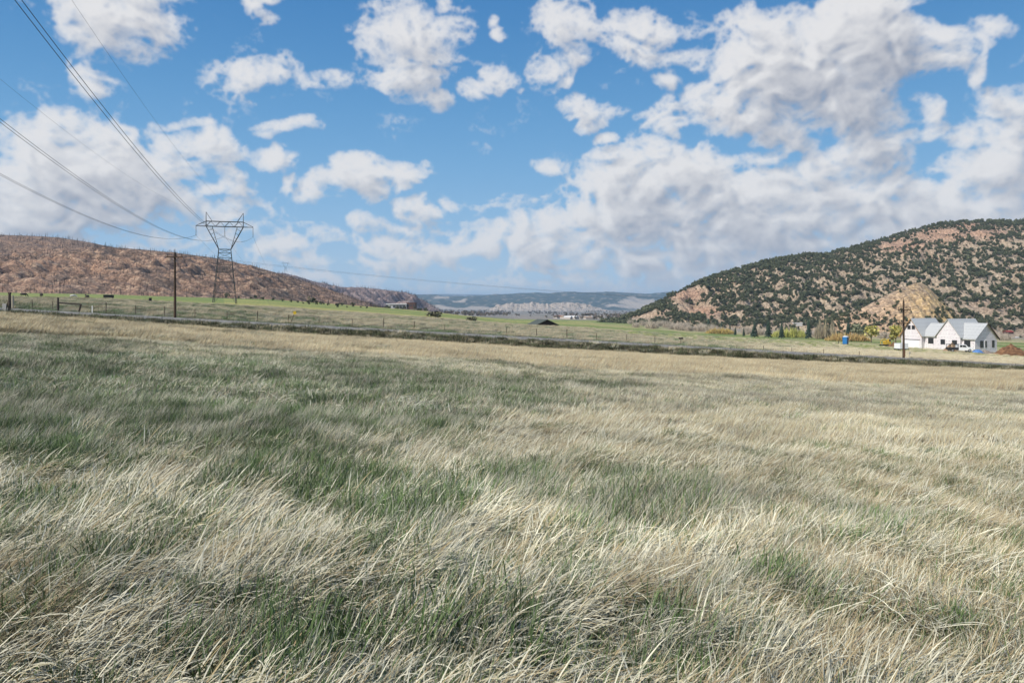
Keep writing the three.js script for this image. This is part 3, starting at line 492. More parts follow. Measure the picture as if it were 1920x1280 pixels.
// shrubs and leafless trees
function twigs(seed, n, w, h, dp, colors, spread = 0.35, width = 0.09) { const R = rngOf(seed), pos = [], col = [];
  for (let i = 0; i < n; i++) { const x = (R() - 0.5) * w, z = (R() - 0.5) * dp, e = (1 - 0.6 * (2 * x / w) ** 4) * (0.78 + 0.34 * n2(x * 3.2 / h + seed, z * 2 / h)), L = h * lerp(0.35, 1, R()) * e * (1 - 0.25 * R()), dx = (R() - 0.5) * spread * h, dz = (R() - 0.5) * spread * h, y0 = h * R() * 0.25 * e, ww = width * lerp(0.6, 1.4, R()), a = R() * 3.14, c = colors[Math.floor(R() * colors.length)], t = lerp(0.75, 1.25, R());
    const ax = Math.cos(a) * ww, az = Math.sin(a) * ww, q = [[x - ax, y0 - 0.1, z - az], [x + ax, y0 - 0.1, z + az], [x + dx * 0.6 + ax, y0 + L * 0.6, z + dz * 0.6 + az], [x + dx * 0.6 - ax, y0 + L * 0.6, z + dz * 0.6 - az], [x + dx, y0 + L, z + dz]];
    for (const v of [0, 1, 2, 0, 2, 3, 3, 2, 4]) { pos.push(...q[v]); col.push(c[0] * t, c[1] * t, c[2] * t); } }
  const g = new THREE.BufferGeometry(); g.setAttribute('position', new THREE.Float32BufferAttribute(pos, 3)); g.setAttribute('color', new THREE.Float32BufferAttribute(col, 3)); g.computeVertexNormals(); return g; }
function thicket(name, px0, px1, pyTop, d, colors, label, category, n = 900, opt = {}) { const p = onGround((px0 + px1) / 2, d), w = (px1 - px0) / F * d, h = (575 - pyTop) / F * d + EYE - p.y; return single(name, twigs(px0, n, w, h, opt.depth ?? Math.min(w * 0.5, 8), colors, opt.spread ?? 0.3, opt.width ?? 0.14), leafMat, label, category, p, 0, opt.group); }
const GOLD = [[0.52, 0.38, 0.11], [0.44, 0.31, 0.10], [0.58, 0.44, 0.16], [0.36, 0.27, 0.12]], LIME = [[0.44, 0.44, 0.11], [0.50, 0.48, 0.14], [0.36, 0.36, 0.11]], BARE = [[0.44, 0.37, 0.29], [0.52, 0.45, 0.36], [0.34, 0.29, 0.22], [0.47, 0.40, 0.33]], YELLOW = [[0.44, 0.38, 0.09], [0.34, 0.32, 0.09], [0.48, 0.43, 0.15], [0.26, 0.26, 0.08]], ORANGE = [[0.50, 0.32, 0.13], [0.42, 0.28, 0.12], [0.48, 0.36, 0.14]];
thicket('willow_thicket', 1325, 1376, 613, 520, GOLD, 'golden willow thicket between dark spruces', 'shrub', 1500);
thicket('willow_thicket', 1448, 1512, 612, 500, LIME, 'yellow-green willow thicket behind the row of spruces', 'shrub', 1700, { width: 0.12 });
thicket('willow_thicket', 1552, 1628, 621, 400, ORANGE, 'low orange willow thicket below the bare poplars', 'shrub', 1500, { spread: 0.6 });
{ const R = rngOf(5150); // leafless cottonwoods and brush along the foot of the hill
  const cotton = (seed) => twigs(seed, 420, 9, 9, 7, BARE, 0.55, 0.10), gs3 = [cotton(71), cotton(72), cotton(73)];
  for (let i = 0; i < 60; i++) { const px = 1175 + 175 * Math.pow(R(), 0.8), d = lerp(620, 880, R()) - (px - 1175) * 0.6, o = single('bare_cottonwood', gs3[i % 3], leafMat, 'leafless tan cottonwood in the grove at the foot of the wooded hill', 'tree', onGround(px, d), R() * 6, 'leafless cottonwoods at the foot of the hill'); o.scale.setScalar(lerp(0.5, 0.95, R())); }
  for (let i = 0; i < 48; i++) { const px = 1350 + 540 * R() ** 1.3, d = lerp(540, 640, R()), o = single('bare_cottonwood', gs3[i % 3], leafMat, 'leafless tan cottonwood in the grove at the foot of the wooded hill', 'tree', onGround(px, d), R() * 6, 'leafless cottonwoods at the foot of the hill'); o.scale.setScalar(lerp(0.4, 0.8, R())); }
  const pop = (s) => twigs(s, 170, 3.0, 15, 2.8, [[0.42, 0.34, 0.22], [0.34, 0.28, 0.18], [0.30, 0.26, 0.2]], 0.1, 0.1), pg = [pop(81), pop(82)], pt = rod(V(0, -0.5, 0), V(0, 11, 0), 0.3, 0.06, 6);
  for (let i = 0; i < 7; i++) { const o = thing('bare_poplar', 'tall leafless poplar in the clump behind the orange willow thicket', 'tree', onGround(1532 + i * 5.2 + R() * 2, 470 + R() * 30), R() * 6, 'leafless poplars'); o.scale.setScalar(lerp(0.75, 1.05, R())); part('trunk', pt, greyBark, o); part('crown', pg[i % 2], leafMat, o); }
}
function roundTree(px, pyTop, wpx, d, colors, seed, label, n = 520) { const p = onGround(px, d), h = (575 - pyTop) / F * d + EYE - p.y, w = wpx / F * d / 2, o = thing('willow_tree', label, 'tree', p); part('trunk', join([rod(V(0, -0.4, 0), V(0.1, h * 0.45, 0), 0.28, 0.15, 6), rod(V(0, h * 0.25, 0), V(w * 0.5, h * 0.6, 0.2), 0.13, 0.05, 5), rod(V(0, h * 0.22, 0), V(-w * 0.5, h * 0.62, -0.2), 0.13, 0.05, 5)]), bark, o); part('crown', leafCloud(seed, n, lobes(seed, 9, w, h * 0.36, h * 0.28), Math.max(0.35, h * 0.075), colors), leafMat, o); return o; }
roundTree(1606, 604, 26, 430, [[0.20, 0.21, 0.13], [0.26, 0.26, 0.16], [0.15, 0.17, 0.11]], 401, 'round grey-green willow beside the bright yellow willow');
roundTree(1634, 607, 28, 360, YELLOW, 402, 'bright yellow leafing willow near the yellow excavator');
roundTree(1680, 606, 24, 330, YELLOW, 403, 'bright yellow leafing willow behind the utility pole and white house');
{ // pasture trees under the burnt hill, sagebrush on the crest, brush on the bluff
  const R = rngOf(707), g3 = [0, 1, 2].map((i) => leafCloud(500 + i, 130, lobes(90 + i, 5, 1.6, 1.2, 0.7), 0.5, [[0.06, 0.08, 0.035], [0.085, 0.10, 0.05], [0.12, 0.10, 0.07]]));
  const spots = [[568, 583, 4], [578, 584, 8], [583, 582, 14], [592, 583, 8], [600, 582, 7], [606, 580, 5], [615, 581, 5], [632, 588, 8], [641, 577, 6], [662, 578, 8], [470, 576, 5], [478, 575, 8], [492, 577, 6], [512, 577, 6], [530, 577, 5], [545, 578, 5], [400, 571, 4], [425, 573, 9], [676, 582, 4], [688, 583, 5], [558, 581, 5], [447, 574, 5], [650, 586, 4]];
  for (const [px, py, s] of spots) { const d = lerp(430, 620, clamp((590 - py) / 20)), o = single('pasture_tree', g3[Math.floor(R() * 3)], leafMat, (s > 10 ? 'largest dark bushy tree in the green pasture below the burnt hill' : s > 6 ? 'bushy tree in the green pasture below the burnt hill' : 'low scrubby tree in the green pasture below the burnt hill'), 'tree', onGround(px, d), R() * 6, 'small trees in the green pasture'); o.scale.setScalar(s / F * d / 2.9); }
  for (let i = 0; i < 70; i++) { const px = lerp(665, 850, R()), t = lerp(0.25, 0.98, R()), [x, y, d] = knoll.yAt(px, t), o = single('bluff_shrub', g3[i % 3], leafMat, 'dark scrubby shrub on the bluff below the long white house', 'shrub', V(x, y, -d), R() * 6, 'shrubs on the bluff'); o.scale.setScalar(lerp(0.5, 1.3, R())); }
  const sageG = leafCloud(540, 260, lobes(99, 7, 1.5, 0.9, 0.4), 0.3, [[0.19, 0.18, 0.12], [0.24, 0.22, 0.15], [0.14, 0.135, 0.085]]);
  const sage = (px, d, s, label) => { const o = single('sagebrush', sageG, leafMat, label, 'shrub', onGround(px, d), 1); o.scale.set(s * 1.5, s, s * 1.2); };
  sage(814, 205, 1.15, 'wide rounded sagebrush on the crest of the pasture'); sage(884, 215, 0.9, 'smaller sagebrush on the crest near the dark shed');
  // trees and roofs of the far town, houses at the edge of the fields
  const roofs = [mat(0.30, 0.16, 0.12), mat(0.22, 0.2, 0.19), mat(0.62, 0.6, 0.58), mat(0.36, 0.27, 0.2)], wallsM = mat(0.52, 0.47, 0.4), gable = new THREE.Shape([[-5.5, 3], [0, 6], [5.5, 3]].map((p) => new THREE.Vector2(...p)));
  const wg = box(10, 3.4, 13, 0, 1.4, 0), rg = new THREE.ExtrudeGeometry(gable, { depth: 14, bevelEnabled: false }).translate(0, 0, -7);
  for (let i = 0; i < 26; i++) { const px = lerp(1035, 1165, R()), d = lerp(1300, 1700, R()), o = thing('town_house', 'small far town house among trees beyond the hay field', 'house', onGround(px, d), R() * 3, 'houses of the far town'); part('wall', wg, wallsM, o); part('roof', rg, roofs[i % 4], o); }
  const tg = [0, 1].map((i) => leafCloud(520 + i, 90, lobes(95 + i, 5, 3.2, 3, 1.5), 1.2, [[0.20, 0.15, 0.12], [0.26, 0.2, 0.16], [0.10, 0.11, 0.07]]));
  for (let i = 0; i < 90; i++) { const px = lerp(1010, 1190, Math.sqrt(R())), d = lerp(1280, 1750, R()), o = single('town_tree', tg[i % 2], leafMat, 'brown leafless tree among the far town houses', 'tree', onGround(px, d), R() * 6, 'trees of the far town'); o.scale.setScalar(lerp(0.5, 1.1, R())); }
  const far2 = []; for (let i = 0; i < 900; i++) { const px = lerp(820, 1200, R()), d = 1500 * Math.pow(3.4, R()), x = (px - CX) / F * d; if (fbm2(x / 260, d / 700, 3) < 0.02) continue; far2.push({ x, d, y: groundY(x, d), size: lerp(0.7, 1.7, R()), k: R(), a: R() * 6 }); }
  mass('valley_woodland', tg, leafMat, far2, 'brown and dark trees along the far valley floor', 'woodland');
}

// ------------------------------------------------------------------ transmission line
const steel = mat(0.035, 0.037, 0.04, 0.7), cableMat = mat(0.055, 0.058, 0.062, 0.6), glassIns = mat(0.10, 0.075, 0.06, 0.35);
const LINE = V(-0.277, 0, -0.961), ACROSS = V(0.961, 0, -0.277);
function latticeTower(name, label, p) {
  const o = thing(name, label, 'pylon', p, Math.atan2(0.277, 0.961), 'lattice pylons of the transmission line');
  const base = [[-4.8, -3.4], [4.8, -3.4], [4.8, 3.4], [-4.8, 3.4]], W = [[-2.5, -0.8], [2.5, -0.8], [2.5, 0.8], [-2.5, 0.8]];
  const at = (k, f) => V(lerp(base[k][0], W[k][0], f), 24 * f, lerp(base[k][1], W[k][1], f));
  for (let k = 0; k < 4; k++) part('leg', join([bar(at(k, -0.03), at(k, 1), 0.2)]), steel, o);
  const br = []; const fs = [0.0, 0.2, 0.4, 0.58, 0.72, 0.84, 0.93, 1];
  for (let k = 0; k < 4; k++) { const q = (k + 1) % 4; for (let i = 1; i < fs.length; i++) { const side = k % 2 === 1; br.push(bar(at(k, fs[i]), at(q, fs[i]), 0.11)); if (side || i > 3) { br.push(bar(at(k, fs[i - 1]), at(q, fs[i]), 0.08), bar(at(q, fs[i - 1]), at(k, fs[i]), 0.08)); } else { const mid = at(k, fs[i]).lerp(at(q, fs[i]), 0.3), mid2 = at(k, fs[i]).lerp(at(q, fs[i]), 0.7); br.push(bar(at(k, fs[i - 1]), mid, 0.1), bar(at(q, fs[i - 1]), mid2, 0.1)); } } }
  part('bracing', join(br), steel, o);
  part('waist_beam', join([bar(V(-2.5, 24, -0.8), V(2.5, 24, -0.8), 0.22), bar(V(-2.5, 24, 0.8), V(2.5, 24, 0.8), 0.22)]), steel, o);
  for (const s of [-1, 1]) {
    const L = []; for (const z of [-0.8, 0.8]) { L.push(bar(V(2.5 * s, 24, z), V(7.7 * s, 34, z), 0.26), bar(V(2.5 * s, 24, z), V(5.2 * s, 34, z), 0.12)); for (let i = 0; i < 5; i++) { const f = (i + 0.5) / 5.5; L.push(bar(V(lerp(2.5, 7.7, f) * s, lerp(24, 34, f), z), V(lerp(2.5, 5.2, f + 0.08) * s, lerp(24, 34, f + 0.08), z), 0.08)); } }
    for (let i = 0; i < 6; i++) { const f = i / 6; L.push(bar(V(lerp(2.5, 7.7, f) * s, lerp(24, 34, f), -0.8), V(lerp(2.5, 7.7, f + 0.16) * s, lerp(24, 34, f + 0.16), 0.8), 0.08)); }
    part('arm', join(L), steel, o);
    const P = []; for (const z of [-0.8, 0.8]) P.push(bar(V(7.7 * s, 34, z), V(7.7 * s, 40.2, 0), 0.2), bar(V(5.2 * s, 36.2, z), V(7.7 * s, 40.2, 0), 0.15)); part('peak', join(P), steel, o);
    const E = []; for (const z of [-0.8, 0.8]) E.push(bar(V(7.7 * s, 34, z), V(11.9 * s, 34, z * 0.15), 0.2), bar(V(7.7 * s, 36.2, z), V(11.9 * s, 34.1, z * 0.15), 0.14)); part('arm_tip', join(E), steel, o);
  }
  const X = []; for (const z of [-0.8, 0.8]) { X.push(bar(V(-7.7, 34, z), V(7.7, 34, z), 0.24), bar(V(-7.7, 36.2, z), V(7.7, 36.2, z), 0.22)); for (let i = 0; i < 8; i++) { const a = lerp(-7.7, 7.7, i / 8), b = lerp(-7.7, 7.7, (i + 1) / 8); X.push(bar(V(a, i % 2 ? 36.2 : 34, z), V(b, i % 2 ? 34 : 36.2, z), 0.13)); } }
  for (let i = 0; i <= 8; i++) { const a = lerp(-7.7, 7.7, i / 8); X.push(bar(V(a, 34, -0.8), V(a, 34, 0.8), 0.12), bar(V(a, 36.2, -0.8), V(a, 36.2, 0.8), 0.12)); }
  part('crossarm', join(X), steel, o);
  const disc = []; for (let i = 0; i < 14; i++) disc.push(new THREE.CylinderGeometry(0.08, 0.17, 0.14, 8).translate(0, -0.35 - i * 0.24, 0)); disc.push(rod(V(0, 0, 0), V(0, -4, 0), 0.05, 0.05, 6), box(0.6, 0.12, 0.2, 0, -4, 0)); const ins = join(disc);
  for (const x of [-11.8, 0, 11.8]) part('insulator', ins, glassIns, o, V(x, 34, 0));
  return o;
}
const T1 = onGround(421, 329, -0.3), T2v = hillP.yAt(535, 0.93), T2 = V(T2v[0], T2v[1] - 0.5, -T2v[2]);
latticeTower('lattice_pylon', 'tall dark steel lattice pylon with V shaped arms in the pasture below the burnt hill', T1);
latticeTower('lattice_pylon', 'tiny far lattice pylon on the skyline behind the burnt hill', T2);
class Span extends THREE.Curve { constructor(a, b, sag) { super(); Object.assign(this, { a, b, sag }); } getPoint(t, v = new THREE.Vector3()) { v.lerpVectors(this.a, this.b, t); v.y -= 4 * this.sag * t * (1 - t); return v; } }
const wire = (name, a, b, sag, r, label, group) => single(name, new THREE.TubeGeometry(new Span(a, b, sag), 90, r, 5), cableMat, label, 'cable', null, 0, group);
const along = (off, y, s, side = 0) => T1.clone().addScaledVector(ACROSS, off + side).addScaledVector(LINE, -s).add(V(0, y, 0));
const spanEnd = 352;
[[-11.8, 'pair of conductors from the outer arm nearest the burnt hill'], [0, 'pair of conductors from the middle of the crossarm'], [11.8, 'pair of conductors from the outer arm nearest the road, sweeping highest']].forEach(([off, l], k) => { for (const e of [-0.23, 0.23]) wire('power_conductor', along(off, 29.9, 0, e), along(off, 29.9 + [-0.9, -2.7, -3.3][k], spanEnd, e), 11.8, 0.028, 'dark cable of the ' + l, 'conductors ' + k); });
for (const s of [-1, 1]) wire('ground_wire', along(7.7 * s, 40.2, 0), along(7.7 * s, s < 0 ? 35.2 : 37, spanEnd), 8.5, 0.014, s < 0 ? 'thin ground wire from the pylon peak nearest the burnt hill' : 'thin ground wire from the pylon peak nearest the road', 'ground wires');
for (const off of [-11.8, 0, 11.8]) wire('power_conductor', along(off, 29.9, 0), T2.clone().addScaledVector(ACROSS, off).add(V(0, 29.9, 0)), 42, 0.03, 'thin cable from the tall pylon down to the far skyline pylon', 'far conductors');

// ------------------------------------------------------------------ utility poles with their wires
const poleWood = mat(0.10, 0.062, 0.036, 0.9, { map: woodTex }), poleUV = (g) => g;
function utilityPole(p, h, arms, label) {
  const o = thing('utility_pole', label, 'pole', p, 0.14); part('pole', new THREE.CylinderGeometry(0.13, 0.2, h + 0.8, 12).translate(0, h / 2 - 0.4, 0), poleWood, o);
  for (const [y, w] of arms) { const a = part('crossarm', box(0.14, 0.16, w, 0.2, y, 0), poleWood, o); a.rotation.y = Math.PI / 2 * 0 + 0; a.geometry = box(w, 0.16, 0.14, 0, y, 0.2);
    for (const x of [-w / 2 + 0.15, w * 0.12, w / 2 - 0.15]) part('insulator', new THREE.LatheGeometry([[0.02, 0], [0.03, 0.1], [0.1, 0.12], [0.06, 0.2], [0.11, 0.24], [0.05, 0.36], [0, 0.37]].map((q) => new THREE.Vector2(...q)), 8), glassIns, o, V(x, y + 0.08, 0.2));
    part('arm_brace', join([bar(V(-w * 0.3, y, 0.2), V(0, y - 0.75, 0.16), 0.05), bar(V(w * 0.3, y, 0.2), V(0, y - 0.75, 0.16), 0.05)]), steel, o); }
  part('pole_pin', rod(V(0, h, 0), V(0, h + 0.5, 0), 0.06, 0.03, 6), steel, o); return o;
}
const P1 = onGround(327.5, 109), P2 = onGround(1695, 126);
utilityPole(P1, 9.6, [[8.9, 2.3]], 'brown wooden utility pole with one crossarm at the far road edge below the burnt hill');
{ const o = utilityPole(P2, 9.7, [[8.2, 2.4], [5.9, 2.2]], 'brown wooden utility pole with two crossarms standing in front of the white house'); part('marker_plate', box(0.3, 1.2, 0.04, 0, 0.9, 0.22), mat(0.16, 0.08, 0.04), o); }
[[-1, 0.4], [0.3, 0.4], [1, 0.4]].forEach(([x, y]) => wire('utility_wire', P1.clone().add(V(x, 8.95 + y, 0.2)), P2.clone().add(V(x, 8.25 + y, 0.2)), 1.5, 0.0065, 'thin wire strung between the two wooden utility poles', 'wires between the utility poles'));
[[-1, 0.4], [1, 0.4]].forEach(([x, y]) => wire('utility_wire', P1.clone().add(V(x, 8.95 + y, 0.2)), P1.clone().add(V(-110, 13.6, 16)), 1.4, 0.006, 'thin wire leaving the pole below the burnt hill, away from the white house', 'wires beyond the first utility pole'));
wire('utility_wire', P2.clone().add(V(0, 8.7, 0.2)), onGround(2300, 150).add(V(0, 9, 0)), 1.5, 0.009, 'thin wire leaving the pole by the white house, away from the burnt hill');

// ------------------------------------------------------------------ roadside posts, gate, markers
{
  const R = rngOf(313), postG = [0, 1, 2].map((i) => { const r = rngOf(i + 5); return new THREE.CylinderGeometry(0.042 + 0.008 * i, 0.055, 1.7, 7).translate(0, 0.55, 0); });
  const steelPost = join([box(0.05, 1.7, 0.012, 0, 0.5, 0), box(0.012, 1.7, 0.05, 0, 0.5, 0.02), box(0.06, 0.1, 0.014, 0, 1.1, 0)]), darkSteel = mat(0.05, 0.055, 0.045, 0.7);
  const roadPt = (px, s) => { let d = 113; for (let i = 0; i < 8; i++) { const x = (px - CX) / F * d; d += (s - roadS(x, d)) * 1.01; } return onGround(px, d); };
  for (const px of [60, 98, 198, 253, 308, 365, 425, 482, 540, 598, 660, 719, 776, 834, 950, 1006, 1063, 1119, 1175, 1228]) { const o = single('fence_post', postG[Math.floor(R() * 3)], postWood, 'weathered wooden fence post on the far side of the road', 'post', roadPt(px, 6.4 + R() * 0.3), R() * 6, 'fence posts on the far side of the road'); o.rotation.z = (R() - 0.5) * 0.16; o.scale.setScalar(lerp(0.85, 1.1, R())); }
  for (const px of [303, 374, 436, 509, 582, 651, 1067, 1262, 1345, 1500, 1570, 1655, 1741, 1806, 1860, 1905]) { const o = single('steel_post', steelPost, darkSteel, 'thin dark steel post on the near side of the road', 'post', roadPt(px, -9.2), R() * 6, 'steel posts on the near side of the road'); o.rotation.z = (R() - 0.5) * 0.1; }
  for (const px of [1382, 1432, 1485, 1545, 1612]) single('marker_stake', box(0.07, 0.8, 0.05, 0, 0.3, 0), postWood, 'short wooden stake at the far road edge before the dry grass', 'stake', roadPt(px, 5.2), R(), 'short stakes along the far road edge');
  // far fence: five thin wires, so that the line of posts reads as a fence
  for (const h of [0.45, 0.85, 1.2]) { const pts = []; for (let x = -95; x <= 28; x += 4) { const d = 112.8 + 0.144 * x + 6.5 * 1.01; pts.push(V(x, groundY(x, d) + h, -d)); } single('fence_wire', new THREE.TubeGeometry(new THREE.CatmullRomCurve3(pts), 120, 0.006, 4), cableMat, 'fence wire strung along the far side of the road', 'fence wire', null, 0, 'strands of the roadside fence'); }
  // big gate post group at the road's end, log rail
  const gp = roadPt(17, -5.5), g = thing('gate_post', 'thick weathered gate post with brace and grey panel at the roadside', 'post', gp);
  part('post', new THREE.CylinderGeometry(0.16, 0.2, 3.0, 9).translate(0, 1.1, 0), postWood, g); part('brace', rod(V(-0.5, 0, 0.2), V(-0.05, 1.9, 0), 0.1, 0.09, 7), postWood, g); part('panel', box(0.5, 1.1, 0.06, -0.45, 0.7, 0.35), mat(0.33, 0.32, 0.30), g); part('post_cap', box(0.3, 0.18, 0.3, 0, 2.65, 0), postWood, g);
  const g2 = roadPt(23, 5.4); single('stump_post', new THREE.CylinderGeometry(0.14, 0.17, 2.0, 8).translate(0, 0.8, 0), mat(0.36, 0.31, 0.24, 0.95), 'pale wooden post across the road from the thick gate post', 'post', g2);
  const ra = roadPt(108, 5.6), rb = roadPt(149, 5.4), rail = thing('log_rail', 'dark log rail on two posts beside the road', 'rail fence', ra); const dlt = rb.clone().sub(ra), darkWood = mat(0.05, 0.038, 0.03, 0.9);
  part('post', rod(V(0, -0.3, 0), V(0, 1.9, 0), 0.17, 0.14), darkWood, rail); part('post', rod(dlt.clone().add(V(-0.2, -0.3, 0)), dlt.clone().add(V(0.15, 1.15, 0)), 0.14, 0.12), darkWood, rail); part('rail', rod(V(0, 1.15, 0), dlt.clone().add(V(0.1, 1.1, 0)), 0.11, 0.1), darkWood, rail);
  single('delineator', join([box(0.1, 1.15, 0.03, 0, 0.45, 0), box(0.1, 0.16, 0.034, 0, 0.95, 0)]), mat(0.8, 0.8, 0.78, 0.5), 'white roadside marker post next to the log rail', 'marker post', roadPt(172, 5.0));
  { const p = roadPt(544, 5.6), o = thing('road_sign', 'small yellow diamond sign on a leaning post at the roadside', 'sign', p, 0.2); o.rotation.z = -0.38; part('post', box(0.08, 1.9, 0.06, 0, 0.75, 0), postWood, o); const plate = box(0.45, 0.45, 0.02).rotateZ(Math.PI / 4).translate(0, 1.75, 0.045); part('plate', plate, mat(0.62, 0.42, 0.02, 0.5), o); }
  { const p = roadPt(1277, 6.2), o = thing('roadside_sign', 'dark flat board on a thin post beside the road', 'sign', p); part('post', rod(V(0, -0.3, 0), V(0, 1.0, 0), 0.05, 0.05), darkWood, o); part('board', box(0.75, 0.28, 0.06, 0, 1.1, 0.06), darkWood, o); }
  single('pole_tag_post', join([box(0.12, 1.3, 0.08, 0, 0.5, 0), box(0.3, 0.25, 0.05, 0, 0.9, 0.07)]), mat(0.45, 0.42, 0.34), 'pale utility marker post at the foot of the pole by the white house', 'marker post', onGround(1706, 128));
}

// ------------------------------------------------------------------ cattle and hay gear in the pasture
{
  const R = rngOf(99);
  const cowGeo = (down) => { const L = []; const body = new THREE.SphereGeometry(1, 14, 10); const p = body.attributes.position; for (let i = 0; i < p.count; i++) { const x = p.getX(i); p.setXYZ(i, Math.sign(x) * Math.abs(x) ** 0.8 * 0.85, p.getY(i) * (0.36 + 0.03 * x) * (p.getY(i) < 0 ? 1.05 : 0.85) + 0.98, p.getZ(i) * 0.3); } L.push(body);
    L.push(rod(V(0.7, 1.1, 0), down ? V(1.15, 0.65, 0.05) : V(1.12, 1.38, 0.05), 0.2, 0.13, 8), rod(down ? V(1.12, 0.68, 0.05) : V(1.06, 1.42, 0.05), down ? V(1.32, 0.22, 0.1) : V(1.5, 1.22, 0.1), 0.14, 0.085, 8));
    for (const [x, z] of [[0.6, 0.16], [0.62, -0.16], [-0.62, 0.16], [-0.66, -0.16]]) L.push(rod(V(x, 0.95, z), V(x * 1.02, 0.42, z), 0.12, 0.065, 7), rod(V(x * 1.02, 0.44, z), V(x, -0.05, z), 0.065, 0.055, 7));
    L.push(rod(V(-0.83, 1.15, 0), V(-0.95, 0.45, 0), 0.035, 0.025, 5)); return join(L); };
  const cowM = [mat(0.025, 0.022, 0.02), mat(0.03, 0.025, 0.022), mat(0.55, 0.52, 0.47)], gu = cowGeo(false), gd = cowGeo(true);
  [[43, 235, 0, 0, 'grazing'], [77, 240, 1, 0, 'grazing']].forEach(([px, d, m, g, l], i) => single('cow', gd, cowM[m], 'small black cow grazing at the edge of the green field', 'cow', onGround(px, d), i * 2.1 + 0.4, 'black cows grazing at the field edge'));
  single('cow', gd, cowM[2], 'pale cow grazing near the log rail', 'cow', onGround(136, 232), 0.3); single('cow', gu, cowM[0], 'black cow standing between the pale cow and the dark feeder', 'cow', onGround(163, 228), 2.6);
  const f = thing('hay_feeder', 'dark long hay feeder in the green field', 'feeder', onGround(203, 262), 0.15), dk = mat(0.02, 0.02, 0.02); part('body', box(3.0, 0.9, 1.4, 0, 0.75, 0), dk, f); part('roof', box(3.2, 0.1, 1.7, 0, 1.3, 0).rotateX(0.06), dk, f); for (const x of [-1.3, 1.3]) part('leg', box(0.14, 0.5, 1.2, x, 0.15, 0), dk, f);
  const tr = thing('water_tank', 'small dark water tank on short legs in the pasture', 'tank', onGround(281, 205)); part('tank', new THREE.CylinderGeometry(0.4, 0.38, 0.8, 12).translate(0, 0.75, 0), dk, tr); for (const a of [0, 2.1, 4.2]) part('leg', rod(V(Math.cos(a) * 0.3, -0.1, Math.sin(a) * 0.3), V(Math.cos(a) * 0.28, 0.4, Math.sin(a) * 0.28), 0.05, 0.05), dk, tr);
}

// ------------------------------------------------------------------ buildings
function gableGeo(w, eave, ridge, depth) { const s = new THREE.Shape([[-w / 2, -1.2], [w / 2, -1.2], [w / 2, eave], [0, ridge], [-w / 2, eave]].map((p) => new THREE.Vector2(...p))); return new THREE.ExtrudeGeometry(s, { depth, bevelEnabled: false }); }  // gable towards -z at z = 0, ridge along z
function roofSlab(w, eave, ridge, depth, side, over = 0.45, thick = 0.2) { const dx = w / 2 + over, run = w / 2, slope = (ridge - eave) / run, y1 = ridge - slope * dx, lift = 0.06; const s = new THREE.Shape([[0, ridge + lift], [side * dx, y1 + lift], [side * dx, y1 + lift + thick], [0, ridge + lift + thick]].map((p) => new THREE.Vector2(...p))); return new THREE.ExtrudeGeometry(s, { depth: depth + over * 2, bevelEnabled: false }).translate(0, 0, -over); }
function wrapTexture() { const c = document.createElement('canvas'); c.width = 512; c.height = 512; const x = c.getContext('2d'), R = rngOf(8); x.fillStyle = '#f4f2f3'; x.fillRect(0, 0, 512, 512);
  for (let i = 0; i < 900; i++) { x.fillStyle = `rgba(${R() < 0.5 ? '215,200,208' : '246,243,244'},0.25)`; x.fillRect(R() * 512, R() * 512, 20 + R() * 60, 4 + R() * 14); }
  for (let r = 0; r < 4; r++) { x.fillStyle = '#8f8796'; for (let k = 0; k < 5; k++) x.fillRect(k * 102 + (r % 2) * 40 + R() * 8, r * 128 + 50, 44 + R() * 16, 9); x.fillStyle = '#c9bfc9'; x.fillRect(0, r * 128 + 110, 512, 4); }
  const t = new THREE.CanvasTexture(c); t.wrapS = t.wrapT = THREE.RepeatWrapping; t.colorSpace = THREE.SRGBColorSpace; t.repeat.set(0.25, 0.25); return t; }
